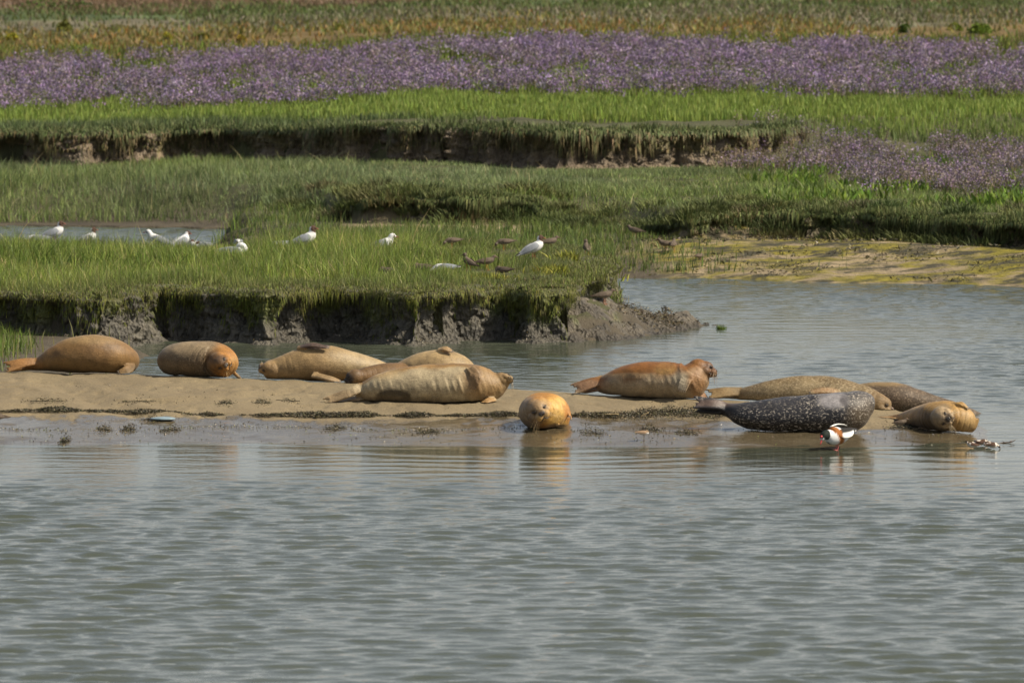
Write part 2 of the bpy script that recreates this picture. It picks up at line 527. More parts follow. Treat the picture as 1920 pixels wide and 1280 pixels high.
# ------------------------------------------------------------------ sandbank
m_sand, nt, bs, out = new_mat('wet_and_dry_sand')
geo = nt.nodes.new('ShaderNodeNewGeometry')
vec = objvec(nt)
wet = attr(nt, 'wet')
n1 = noise(nt, 1.6, 6, 0.6, objvec(nt, (1, 0.35, 1)))
n2 = noise(nt, 60, 3, 0.7, vec)
n3 = noise(nt, 6, 6, 0.65, objvec(nt, (1, 0.4, 1)))
base = ramp(nt, n1.outputs[0], [(0.3, (0.158, 0.120, 0.064)), (0.7, (0.222, 0.172, 0.093))])
gr = ramp(nt, n2.outputs[0], [(0.32, (0.6, 0.6, 0.6)), (0.6, (1.1, 1.1, 1.1))])
c = mixc(nt, 1.0, base.outputs[0], gr.outputs[0], 'MULTIPLY')
wa = nd(nt, 'ShaderNodeMath', operation='MULTIPLY_ADD')
nt.links.new(n3.outputs[0], wa.inputs[0]); wa.inputs[1].default_value = 1.1
nt.links.new(wet, wa.inputs[2])
wr = ramp(nt, wa.outputs[0], [(0.75, (0, 0, 0)), (1.15, (1, 1, 1))])
c = mixc(nt, wr.outputs[0], c, mixc(nt, 1.0, c, (0.58, 0.60, 0.66), 'MULTIPLY'))
nt.links.new(c, bs.inputs['Base Color'])
rr = ramp(nt, wr.outputs[0], [(0.0, (0.9,) * 3), (0.5, (0.42,) * 3), (1.0, (0.11,) * 3)])
nt.links.new(rr.outputs[0], bs.inputs['Roughness'])
bs.inputs['Specular IOR Level'].default_value = 0.5
nb = noise(nt, 32, 7, 0.72, objvec(nt, (1, 0.8, 1)))
b_s = bump(nt, bs, nb.outputs[0], 0.65, 0.012)
sm = nd(nt, 'ShaderNodeMapRange'); sm.inputs[3].default_value = 0.65; sm.inputs[4].default_value = 0.16
nt.links.new(wr.outputs[0], sm.inputs[0]); nt.links.new(sm.outputs[0], b_s.inputs['Strength'])
sx = stretch(-8.3, 8.3, 0.03, -40, 12, 1.4)
sy = np.arange(55.5, 68.5, 0.035)
SX, SY = np.meshgrid(sx, sy)
SZ = sand_h(SX, SY)
yf = np.interp(SX, *SF)
wetv = S((2.0 - (SY - yf) + 0.45 * fbm(SX * 0.7, SY * 0.7, seed=41)) / 1.3) + 0.45 * S((SX - 5.2) / 1.2)
dry = S((SY - yf - .6) / 1.0)
SZ = SZ + dry * (-0.012 * S((fbm(SX * 9, SY * 5, seed=45, oct=2) - 0.35) / 0.3) + 0.010 * fbm(SX * 2.2, SY * 1.4, seed=46, oct=3))
for gx0, gx1, gy0, gy1 in [(-3.4, -1.2, 61.2, 62.6), (-.2, .45, 61.9, 60.2), (1.2, 2.6, 61.5, 60.1), (-4.6, -3.6, 63, 60.5), (2.6, 3.6, 60.0, 61.2)]:
    tt = np.clip(((SX - gx0) * (gx1 - gx0) + (SY - gy0) * (gy1 - gy0)) / ((gx1 - gx0) ** 2 + (gy1 - gy0) ** 2), 0, 1)
    q = np.hypot(SX - gx0 - tt * (gx1 - gx0), SY - gy0 - tt * (gy1 - gy0)) + .05 * fbm(SX * 4, SY * 4, seed=47)
    SZ = SZ + dry * (-0.018 * np.exp(-(q / .16) ** 2) + 0.009 * np.exp(-((q - .3) / .09) ** 2))
SZs = np.where(SZ < -0.5, -0.5 + (SZ + 0.5) * 0.05, SZ)
o = mesh_np('sandbank', np.stack([SX, SY, SZs], -1).reshape(-1, 3), [grid_faces(len(sx), len(sy))], m_sand, attrs={'wet': wetv.ravel()})
tag(o, 'low sandbank with wet edge where the seals lie', 'sandbank', kind='structure')

# ------------------------------------------------------------------ water
m_water, nt, bs, out = new_mat('murky_water')
bs.inputs['Base Color'].default_value = (0.056, 0.064, 0.044, 1)
bs.inputs['Roughness'].default_value = 0.05
bs.inputs['IOR'].default_value = 1.333
nb = noise(nt, 11, 4, 0.55, objvec(nt, (0.5, 1.0, 1)))
am = attr(nt, 'chop')
b = bump(nt, bs, nb.outputs[0], 0.5, 0.02)
nt.links.new(am, b.inputs['Strength'])
wx = stretch(-8.6, 8.6, 0.04, -1500, 1500, 1.35)
wy = stretch(39, 100, 0.045, -300, 101, 1.3)
WX, WY = np.meshgrid(wx, wy)
r2 = np.random.default_rng(5)
hh = np.zeros_like(WX)
NS = 72
for i in range(NS):
    lam = math.exp(r2.uniform(math.log(0.14), math.log(0.46)))
    th = math.radians(r2.normal(-88, 22))
    kx, ky = math.cos(th) * 2 * math.pi / lam, math.sin(th) * 2 * math.pi / lam
    ph = r2.uniform(0, 6.28)
    sl = 0.135 * math.sqrt(2 / NS) * (1.1 if lam > 0.33 else 0.9)
    a = sl * lam / (2 * math.pi)
    w = 0.5 * vnoise(WX * 0.7 + i * 7, WY * 0.35, seed=60 + i)
    hh += a * (1 + 2 * w) * np.sin(kx * WX + ky * WY + ph + 2 * w)
yfw = np.interp(WX, *SF)
gust = 0.85 + 0.65 * fbm(WX * 0.25, WY * 0.12, seed=77, oct=3)
front = 0.13 + 0.87 * S((yfw - WY - 2.6 + 1.1 * fbm(WX * 0.25, WY * 0.4, seed=78, oct=3)) / 4.0)
back = 0.7 * S((WY - 60.5) / 1.5)
xend = SF[0][-1]
side = 0.25 + 0.45 * S((WX - xend) / 2.0)
amp = np.where(WY < yfw - 0.2, front, np.where(WX > xend - 0.2, np.maximum(side, back), back))
amp = amp * gust
amp = np.where((WY > 84) & (WX < 0), 0.75, amp)
amp *= S((190 - np.abs(WX)) / 40) * S((WY + 5) / 20)
WZ = hh * amp
# long thin swell lines on the calm strip
WZ += 0.0022 * np.sin(2 * math.pi * (WY * 1.9 + 0.6 * fbm(WX * 0.25, WY * 0.5, seed=80) * 2)) * np.clip(1 - amp * 3, 0, 1) * (np.abs(WX) < 30)
o = mesh_np('water', np.stack([WX, WY, WZ], -1).reshape(-1, 3), [grid_faces(len(wx), len(wy))], m_water, attrs={'chop': np.clip(0.10 + 0.5 * amp, 0, 0.6).ravel()})
tag(o, 'rippled grey tidal channel water', 'water', kind='structure')

# ------------------------------------------------------------------ mud banks (ribbons along the marsh edges)
m_bank, nt, bs, out = new_mat('eroded_mud_bank')
c = colattr(nt)
vec = objvec(nt)
n1 = noise(nt, 7, 9, 0.72, objvec(nt, (1, 1, 0.55)))
k = ramp(nt, n1.outputs[0], [(0.28, (0.35, 0.35, 0.36)), (0.5, (0.95, 0.95, 0.95)), (0.75, (1.6, 1.55, 1.45))])
c = mixc(nt, 1.0, c, k.outputs[0], 'MULTIPLY')
nt.links.new(c, bs.inputs['Base Color'])
bs.inputs['Roughness'].default_value = 0.62
bs.inputs['Specular IOR Level'].default_value = 0.4
vo = nd(nt, 'ShaderNodeTexVoronoi', Scale=26.0)
nt.links.new(objvec(nt, (1, 1, 0.6)), vo.inputs['Vector'])
ad = nd(nt, 'ShaderNodeMath', operation='MULTIPLY_ADD')
nt.links.new(vo.outputs['Distance'], ad.inputs[0]); ad.inputs[1].default_value = 0.7
nt.links.new(n1.outputs[0], ad.inputs[2])
bump(nt, bs, ad.outputs[0], 1.0, 0.05)
def resample(P, ds):
    P = np.asarray(P, float)
    s = np.concatenate([[0], np.cumsum(np.linalg.norm(np.diff(P, axis=0), axis=1))])
    t = np.arange(0, s[-1], ds)
    return np.stack([np.interp(t, s, P[:, k]) for k in range(P.shape[1])], 1), t
def bank(name, pts, ztop, zbot, ds=0.02, nt_=56, rough=1.0, toe=0.14, turf=(0.085, 0.085, 0.035), mud=(0.088, 0.080, 0.062), moss=(0.095, 0.11, 0.02), seed=0, back=0.55, overhang=0.06, cave=0.12, label=''):
    P, s = resample(pts, ds)
    T = norm(np.gradient(P, axis=0))
    # smooth the outward normals
    N = np.stack([T[:, 1], -T[:, 0]], 1)
    kz = max(3, int(0.3 / ds)); ker = np.ones(kz) / kz
    N = norm(np.stack([np.convolve(np.pad(N[:, k], kz, mode='edge'), ker, 'same')[kz:-kz] for k in range(2)], 1))
    t = np.linspace(0, 1, nt_)
    off = np.interp(t, [0, .12, .2, .26, .36, .6, .82, .92, 1], [-back, -.2, 0, overhang, -.02, -.05, .03, toe, toe + .5])
    zf = np.interp(t, [0, .12, .2, .26, .36, .6, .82, .92, 1], [1.0, 1.03, 1.0, .90, .76, .45, .12, .03, -.25])
    Sg, Tg = np.meshgrid(s, t, indexing='ij')
    wob = 0.16 * fbm(s * 0.9, 0 * s, seed=seed, oct=3) * rough
    caves = cave * S((fbm(s * 1.3 + 5, 0 * s + 3, seed=seed + 1, oct=3) - 0.02) / 0.35)     # hollows between buttresses
    face = S((Tg - 0.22) / 0.12) * S((0.99 - Tg) / 0.1)
    rill = 0.085 * fbm(Sg * 5.5, Tg * 1.6, seed=seed + 2, oct=4) + 0.07 * (0.5 - np.abs(fbm(Sg * 13, Tg * 7, seed=seed + 3, oct=3))) + 0.03 * vnoise(Sg * 24, Tg * 22, seed=seed + 33)
    lipn = 0.05 * fbm(Sg * 6, Tg * 3, seed=seed + 5, oct=3) * S((Tg - 0.1) / 0.1)
    O = off[None, :] + wob[:, None] * S((Tg - .05) / .15) + face * (rill * rough - caves[:, None]) + lipn * rough
    zt = ztop(P[:, 0]) if callable(ztop) else np.full(len(P), ztop)
    zb = zbot(P[:, 0]) if callable(zbot) else np.full(len(P), zbot)
    X = P[:, 0][:, None] + N[:, 0][:, None] * O
    Y = P[:, 1][:, None] + N[:, 1][:, None] * O
    Z = zb[:, None] + (zt - zb)[:, None] * zf[None, :]
    Z = Z + face * 0.03 * fbm(Sg * 9, Tg * 9, seed=seed + 4, oct=3) * rough + 0.02 * fbm(Sg * 3, Tg * 2, seed=seed + 6)
    # the back edge dives into the ground
    hb = H(X[:, 0], Y[:, 0]) - 0.03
    Z[:, 0] = np.minimum(Z[:, 0], hb)
    w_t = S((0.30 - Tg + 0.10 * fbm(Sg * 4, Tg * 4, seed=seed + 7)) / 0.1)[..., None]
    w_m = (S((fbm(Sg * 3.2, Tg * 1.2, seed=seed + 8, oct=3) - 0.05) / 0.3) * S((0.75 - Tg) / 0.3))[..., None]
    C = np.array(mud) * (1 + 0.25 * fbm(Sg * 2, Tg * 4, seed=seed + 9))[..., None]
    C = lerp(C, np.array(moss), 0.85 * w_m)
    C = lerp(C, np.array(turf) * (1 + 0.3 * fbm(Sg * 5, Tg * 5, seed=seed + 10))[..., None], w_t)
    V = np.stack([X, Y, Z], -1).reshape(-1, 3)
    o = mesh_np(name, V, [grid_faces(nt_, len(s))[:, ::-1]], m_bank, np.clip(C, 0.005, 1).reshape(-1, 3))
    tag(o, label, 'mud bank', kind='structure')
    return np.stack([X, Y, Z], -1), N, t
lip_pts = np.vstack([LIP, [at_z(u, v, ZI)[:2] for u, v in [(1131, 482), (1140, 472)]]])
BX, BN, BT = bank('mud_bank', lip_pts, lambda x: ZI + 0.01 - 0.10 * S((x - 0.4) / 1.0), -0.02, ds=0.02, nt_=64, seed=100, label='eroded dark mud bank under the grassy island')
ym_at = lambda x: float(np.interp(x, *YM))
edge = [(-2.75, ym_at(-2.7) + 1.3), (-2.45, ym_at(-2.4) + .6)] + [(x, ym_at(x) + .1 * math.sin(x * 3)) for x in np.arange(-2.2, .31, .15)] + [(.55, ym_at(.5) + .5), (.75, ym_at(.7) + 1.1)]
edge2 = [(1.6, ym_at(1.7) + 1.2), (1.85, ym_at(1.9) + .5)] + [(x, ym_at(x) + .12 * math.sin(x * 2.4)) for x in np.arange(2.1, 12, .2)]
def bank2(e, sd, lab): return bank('mud_bank', e, (lambda x: zM(x) - .28 * (1 - S((x + 2.7) / .9)) - .28 * S((x + .1) / .8)) if sd == 200 else (lambda x: zM(x) - .30 * (1 - S((x - 1.6) / 1.3))), lambda x: np.interp(x, [-3, -2, 9], [.3, .34, .30]), ds=0.035, nt_=44, seed=sd, rough=1.6, toe=0.12, mud=(0.13, 0.105, 0.06), moss=(0.08, 0.09, 0.02), cave=0.10, label=lab)
B2, B2N, B2T = bank2(edge, 200, 'dark shaggy mound behind the island')
B4, B4N, B4T = bank2(edge2, 230, 'low shaggy bank behind the far beach')
ys_pts = [(x, y) for x, y in zip(*YS) if x < 4.2] + [(4.3, float(np.interp(4.3, *YS)) + .3), (4.9, float(np.interp(4.9, *YS)) + 1.6)]
B3, B3N, B3T = bank('mud_bank', ys_pts, lambda x: zM(x) + 0.58, lambda x: zM(x) - 0.02, ds=0.05, nt_=40, seed=300, rough=1.7, toe=0.12, mud=(0.17, 0.13, 0.085), moss=(0.15, 0.125, 0.055), cave=0.13, label='crumbling turf bank below the bright green strip')

# the muddy point at the end of the near bank, in finer relief than the marsh sheet
px_, py_ = np.meshgrid(np.arange(.2, 2.5, .022), np.arange(71.8, 77.0, .03))
pz_ = land_h(px_, py_)
rough_ = 0.055 * fbm(px_ * 3.5, py_ * 2.5, seed=801, oct=3) + 0.05 * (0.45 - np.abs(fbm(px_ * 8, py_ * 5, seed=802, oct=3))) + 0.022 * vnoise(px_ * 22, py_ * 16, seed=803)
wm_ = S((pz_ + .02) / .10) * (1 - S((poly_sd(px_, py_, ISL) + .10) / .15))
edge_ = S((px_ - .2) / .2) * S((2.5 - px_) / .2) * S((py_ - 71.8) / .2) * S((77.0 - py_) / .3)
pz_ = np.where(edge_ > .02, pz_ + .012 + rough_ * wm_ * lerp(1.0, .45, S((px_ - 1.5) / .6)), pz_ - .06) - .05 * (1 - edge_)
pc_ = np.tile(np.array((.098, .083, .060)), px_.shape + (1,)) * (1 + .35 * fbm(px_ * 2, py_ * 2, seed=804))[..., None]
pc_ = lerp(pc_, np.array((.10, .11, .03)), (.8 * S((fbm(px_ * 2.4, py_ * 1.8, seed=805, oct=3) - .12) / .2) * S((pz_ - .12) / .12))[..., None])
pc_ = lerp(pc_, np.array((.055, .047, .035)), S((.07 - pz_) / .05)[..., None])
o = mesh_np('mud_point', np.stack([px_, py_, pz_], -1).reshape(-1, 3), [grid_faces(px_.shape[1], px_.shape[0])], m_bank, np.clip(pc_, .01, 1).reshape(-1, 3))
tag(o, 'rough muddy point running out from the end of the near bank', 'mud', kind='structure')
# ------------------------------------------------------------------ grasses and flowers
m_leaf = leaf_mat('grass_blades', 0.35, 0.55)
m_moss = leaf_mat('hanging_turf', 0.2, 0.7)
m_flower = leaf_mat('flower_heads', 0.25, 0.8)
def blades(P, h, w, col, lean=0.25, droop=None, yaw=None, r=rng):
    """(N,3) bases -> verts, quads, tris, colours of single grass blades with one bend"""
    n = len(P)
    yaw = r.uniform(0, 2 * math.pi, n) if yaw is None else yaw
    fx = np.stack([np.cos(yaw), np.sin(yaw), np.zeros(n)], 1)
    la = r.uniform(0, 2 * math.pi, n) if droop is None else droop
    lv = np.stack([np.cos(la), np.sin(la), np.zeros(n)], 1) * (h * np.abs(r.normal(0, 1, n)) * lean)[:, None]
    upv = np.stack([np.zeros(n), np.zeros(n), h], 1)
    mid = P + upv * 0.55 + lv * 0.4
    tip = P + upv + lv
    hw = (w * 0.5)[:, None] * fx
    V = np.stack([P - hw, P + hw, mid + hw * 0.8, mid - hw * 0.8, tip], 1).reshape(-1, 3)
    b = np.arange(n) * 5
    q = np.stack([b, b + 1, b + 2, b + 3], 1)
    t = np.stack([b + 3, b + 2, b + 4], 1)
    return V, q, t, np.repeat(col, 5, 0)
def join(parts):
    V, Q, T, C, n = [], [], [], [], 0
    for v, q, t, c in parts:
        V.append(v); C.append(c); Q.append(q + n); T.append(t + n); n += len(v)
    return np.vstack(V), np.vstack(Q), np.vstack(T), np.vstack(C)
def grass_obj(name, parts, mat, label, cat='grass'):
    V, Q, T, C = join(parts)
    o = mesh_np(name, V, [Q, T], mat, np.clip(C, 0.004, 1), smooth=False)
    return tag(o, label, cat, kind='stuff')
def scatter(n, x0, x1, y0, y1, keep, r=rng):
    x = r.uniform(x0, x1, n); y = r.uniform(y0, y1, n)
    k = r.random(n) < keep(x, y)
    return x[k], y[k]
def palette(n, cols, wts, var=0.18, r=rng):
    cols = np.array(cols); i = r.choice(len(cols), n, p=np.array(wts) / sum(wts))
    return cols[i] * np.exp(r.normal(0, var, (n, 1))) * np.exp(r.normal(0, 0.05, (n, 3)))
def vis(x, y, m=4.2): return np.abs(x) < 0.082 * y + m
GREEN = [(0.185, 0.255, 0.042), (0.13, 0.19, 0.036), (0.245, 0.285, 0.065), (0.36, 0.31, 0.15), (0.10, 0.125, 0.05)]
# --- the island
def keep_isl(x, y):
    d = poly_sd(x, y, ISL)
    return np.where((d > 0.02) & vis(x, y), 1.0, 0)
x, y = scatter(225000, -11.5, 2.2, 70.5, 84.5, keep_isl)
d = poly_sd(x, y, ISL)
z = land_h(x, y)
clump = fbm(x * 1.1, y * 1.1, seed=401, oct=3)
rt = S((x + 1.6) / 1.6)                         # right part: short turf
lipz = S(d / 0.9)
hgt = (0.05 + (0.15 + 0.11 * clump) * lipz * (1 - 0.72 * rt)) * rng.uniform(0.6, 1.25, len(x))
col = palette(len(x), GREEN, [4, 4, 3, 0.9, 1.4], .28)
dull = palette(len(x), [(0.15, 0.165, 0.055), (0.11, 0.13, 0.05), (0.19, 0.175, 0.08), (0.10, 0.12, 0.06)], [3, 3, 2, 1])
patch = fbm(x * 2.1, y * 1.2, seed=402, oct=4)[:, None]
col = col * (1 + 0.35 * patch) * lerp(np.array([1.0, 1.0, 1.0]), np.array([1.15, 1.0, 1.1]), np.clip(patch, 0, 1))
f = np.clip((1 - S((d - 0.25 + 0.4 * clump) / 1.3)) * 0.9 + rt * 0.45, 0, 1)[:, None]
col = lerp(col, dull, f * (0.6 + 0.4 * rng.random((len(x), 1))))
for bu, bv in [(101, 457), (163, 460), (296, 462), (340, 465), (362, 467), (440, 487), (572, 472), (716, 473), (832, 499), (1000, 486), (790, 511), (879, 508), (913, 507), (848, 466), (946, 469), (942, 515), (725, 517)]:
    g = ground_at(bu, bv, 70.5)
    q = np.hypot((x - g[0]) / .24, np.where(y < g[1], (y - g[1]) / 1.1, (y - g[1]) / .25))
    hgt = hgt * lerp(0.30, 1.0, S((q - .6) / .6))
parts = [blades(np.stack([x, y, z - 0.01], 1), hgt, rng.uniform(0.004, 0.0095, len(x)), col, 0.48)]
# taller loose stems with pale straw colour
k = rng.random(len(x)) < 0.012
k &= (rt < 0.9) & (d > 0.5)
parts.append(blades(np.stack([x, y, z - 0.01], 1)[k], hgt[k] * rng.uniform(1.2, 2.0, k.sum()), np.full(k.sum(), 0.009), palette(k.sum(), [(0.36, 0.31, 0.13), (0.27, 0.30, 0.08), (0.16, 0.22, 0.05)], [2, 2, 2]), 0.7))
# leafy tall tussocks (darker, coarse)
for (u, v, rr_, n_) in [(100, 500, .55, 260), (330, 500, .4, 200), (60, 490, .35, 130), (560, 490, .4, 200), (520, 505, .35, 160), (620, 500, .3, 120), (880, 505, .25, 80), (400, 470, .3, 120)]:
    g = ground_at(u, v, 70.5)
    if g is None: continue
    xx = g[0] + rng.normal(0, rr_, n_); yy = g[1] + rng.normal(0, rr_ * 1.3, n_)
    parts.append(blades(np.stack([xx, yy, land_h(xx, yy) - 0.01], 1), rng.uniform(0.18, 0.33, n_), rng.uniform(0.009, 0.017, n_), palette(n_, [(0.13, 0.19, 0.035), (0.20, 0.24, 0.05), (0.10, 0.14, 0.03)], [3, 2, 2]), 0.55))
grass_obj('island_grass', parts, m_leaf, 'bright green marsh grass on the island above the near mud bank')
# --- turf and moss hanging over the lip of the near bank
def fringe(BXYZ, BN_, t, n, tlo, thi, hlo, hhi, wlo, whi, cols, wts, down=0.75, name=None):
    ns, ntt = BXYZ.shape[:2]
    i = rng.integers(0, ns, n); tt = rng.uniform(tlo, thi, n)
    j = np.clip((tt * (ntt - 1)).astype(int), 0, ntt - 1)
    P = BXYZ[i, j]
    k = vis(P[:, 0], P[:, 1])
    i, P = i[k], P[k]
    n = len(i)
    N = BN_[i]
    cl = 0.5 + 0.9 * np.clip(fbm(P[:, 0] * 2.3, P[:, 1] * 2.3, seed=410, oct=3) + 0.25, 0, 1.4)
    h = rng.uniform(hlo, hhi, n) * cl
    w = rng.uniform(wlo, whi, n)
    T = np.stack([-N[:, 1], N[:, 0]], 1)
    a = rng.normal(0, 0.5, n)
    dirv = N + T * a[:, None]
    out1 = np.column_stack([dirv * (h * 0.45)[:, None], h * rng.uniform(-0.1, 0.25, n)])
    out2 = np.column_stack([dirv * (h * 0.62)[:, None], -h * down * rng.uniform(0.5, 1.2, n)])
    hw = np.column_stack([T * (w * 0.5)[:, None], np.zeros(n)])
    V = np.stack([P - hw, P + hw, P + out1 + hw * .8, P + out1 - hw * .8, P + out2], 1).reshape(-1, 3)
    b = np.arange(n) * 5
    return V, np.stack([b, b + 1, b + 2, b + 3], 1), np.stack([b + 3, b + 2, b + 4], 1), np.repeat(palette(n, cols, wts, 0.25), 5, 0)
def topturf(BXYZ, n, hlo, hhi, wlo, whi, cols, wts, thi=.25, lean=.45):
    ns, ntt = BXYZ.shape[:2]
    i = rng.integers(0, ns - 1, n); t = rng.uniform(.02, thi, n) * (ntt - 1); j = t.astype(int); f = (t - j)[:, None]
    P = BXYZ[i, j] * (1 - f) + BXYZ[i, j + 1] * f + (BXYZ[i + 1, j] - BXYZ[i, j]) * rng.random((n, 1))
    P = P[vis(P[:, 0], P[:, 1])]; n = len(P)
    h = rng.uniform(hlo, hhi, n) * (.75 + .6 * np.clip(fbm(P[:, 0] * 2.2, P[:, 1] * 2.2, seed=415, oct=3), -.6, 1))
    return blades(P - [0, 0, .008], h, rng.uniform(wlo, whi, n), palette(n, cols, wts, .25), lean)
OL = [(0.12, 0.125, 0.03), (0.085, 0.085, 0.03), (0.20, 0.18, 0.07), (0.16, 0.19, 0.03)]
parts = [topturf(BX, 30000, .025, .085, .005, .011, [(0.15, 0.165, 0.05), (0.11, 0.12, 0.045), (0.19, 0.17, 0.075), (0.16, 0.21, 0.035)], [3, 3, 2, 2]), fringe(BX, BN, BT, 34000, .03, .25, .03, .08, .005, .010, OL, [3, 3, 2, 1.2]),
         fringe(BX, BN, BT, 16000, .20, .44, .04, .10, .004, .008, [(0.13, 0.145, 0.022), (0.065, 0.07, 0.02), (0.19, 0.20, 0.03), (0.11, 0.09, 0.04)], [3, 2.5, 2.2, 1.6], 1.3)]
# long green algae streamers down the face
for _ in range(90):
    i0 = rng.integers(0, BX.shape[0]); n_ = rng.integers(25, 90)
    ii = np.clip(i0 + rng.normal(0, 3.5, n_).astype(int), 0, BX.shape[0] - 1)
    jj = np.clip((rng.uniform(.26, rng.uniform(.45, .85), n_) * BX.shape[1]).astype(int), 0, BX.shape[1] - 1)
    P = BX[ii, jj]; N = BN[ii]; h = rng.uniform(.04, .10, n_)
    T = np.stack([-N[:, 1], N[:, 0]], 1); w = rng.uniform(.005, .01, n_)
    hw = np.column_stack([T * w[:, None] * .5, np.zeros(n_)])
    o1 = np.column_stack([N * .02, -h * .5]); o2 = np.column_stack([N * .015 + T * rng.normal(0, .01, (n_, 1)), -h])
    V = np.stack([P - hw, P + hw, P + o1 + hw, P + o1 - hw, P + o2], 1).reshape(-1, 3)
    b = np.arange(n_) * 5
    parts.append((V, np.stack([b, b + 1, b + 2, b + 3], 1), np.stack([b + 3, b + 2, b + 4], 1), np.repeat(palette(n_, [(0.11, 0.13, 0.02), (0.07, 0.085, 0.02), (0.16, 0.17, 0.03)], [3, 3, 1]), 5, 0)))
# mossy tufts at the right-hand corner
for (u, v, rr_, n_, cc) in [(926, 528, .12, 260, 0), (1060, 520, .17, 420, 0), (1092, 517, .19, 520, 0), (1115, 545, .10, 160, 1), (1040, 512, .12, 200, 0), (1128, 560, .10, 200, 1)]:
    g = ground_at(u, v, 70.5)
    xx = g[0] + rng.normal(0, rr_, n_); yy = g[1] + rng.normal(0, rr_, n_)
    zz = np.maximum(land_h(xx, yy), g[2] - 0.05)
    parts.append(blades(np.stack([xx, yy, zz - 0.01], 1), rng.uniform(.05, .14, n_), rng.uniform(.01, .025, n_), palette(n_, [[(0.24, 0.25, 0.03), (0.34, 0.31, 0.07), (0.12, 0.13, 0.02)], [(0.16, 0.14, 0.05), (0.10, 0.09, 0.03), (0.2, 0.2, 0.08)]][cc], [3, 1.5, 3]), 0.6))
grass_obj('turf_fringe', parts, m_moss, 'mossy turf and green algae hanging over the near mud bank', 'turf')
# --- low ground between the island and the main marsh
def keep_low(x, y):
    ym = np.interp(x, *YM)
    d = poly_sd(x, y, ISL)
    bare = S((x - 1.9 + 0.5 * fbm(x, y, seed=420)) / 0.9) * 0.985 * (1 - 0.95 * S((2.4 - x) / 0.5) * S((86.5 - y) / 0.6) * S((y - 83.6) / 0.3))
    sp = S((x + 2.7) / 0.5) * S((0.5 - x) / 0.5) * S((y - ym + 2.2) / 0.8)
    k = (1 - bare) * (1 - 0.85 * sp) * S((x + 4.7) / 0.6)
    k = k * (0.35 + 0.65 * S((fbm(x * 0.9, y * 0.9, seed=421, oct=3) + 0.35) / 0.5))
    return np.where((d < 0.05) & (y < ym + 0.3) & (land_h(x, y) > 0.05) & vis(x, y), k, 0)
x, y = scatter(70000, -6, 4.5, 77, 99, keep_low)
z = land_h(x, y)
cl = fbm(x * 0.8, y * 0.8, seed=422)
hg = rng.uniform(.08, .24, len(x)) * (0.8 + 0.5 * cl) * np.where(x > 0.5, 0.75, 1)
col = palette(len(x), [(0.13, 0.18, 0.04), (0.10, 0.14, 0.045), (0.17, 0.20, 0.06), (0.24, 0.22, 0.10)], [4, 3, 2, .8])
parts = [blades(np.stack([x, y, z - .01], 1), hg, rng.uniform(.008, .018, len(x)), col, .3)]
grass_obj('marsh_grass', parts, m_leaf, 'soft green grass on the low ground behind the island')
# --- main marsh plain
def keep_main(x, y):
    ym = np.interp(x, *YM); ys = np.interp(x, *YS)
    return np.where((y > ym + np.where(x < -3.2, 0.35, 0.6)) & (y < ys - 0.1) & vis(x, y), 1.0, 0)
x, y = scatter(300000, -14, 14, 87, 111, keep_main)
z = land_h(x, y)
ym = np.interp(x, *YM)
cl = fbm(x * 0.7, y * 0.7, seed=430, oct=4); big = fbm(x * 0.22, y * 0.3, seed=431, oct=3)
left = S((-1.5 - x) / 2.5)
hg = rng.uniform(.08, .24, len(x)) * (0.85 + 0.65 * cl) * (0.62 + 0.6 * left) * (0.55 + 0.45 * S((np.interp(x, *YS) - y - .3) / 3.0))
pt2 = fbm(x * 1.6, y * 0.9, seed=432, oct=4)[:, None]
cA = palette(len(x), [(0.175, 0.235, 0.062), (0.135, 0.185, 0.056), (0.21, 0.26, 0.072), (0.28, 0.26, 0.12), (0.09, 0.11, 0.05)], [4, 3, 3, .9, 1.2])
cB = palette(len(x), [(0.17, 0.215, 0.095), (0.14, 0.18, 0.082), (0.205, 0.23, 0.105)], [3, 2, 2])
f = np.clip(0.42 + 0.9 * big + 0.35 * left * S((y - 103) / 4), 0, 1)[:, None]
col = lerp(cA, cB, f) * (1 + 0.38 * pt2)
parts = [blades(np.stack([x, y, z - .01], 1), hg, rng.uniform(.007, .015, len(x)), col, .55)]
k = rng.random(len(x)) < .01
parts.append(blades(np.stack([x, y, z], 1)[k], hg[k] * 1.7, np.full(k.sum(), .012), palette(k.sum(), [(0.32, 0.28, 0.14), (0.22, 0.24, 0.09)], [1, 1]), .6))
grass_obj('marsh_grass', parts, m_leaf, 'green marsh grass on the wide plain behind the pond')
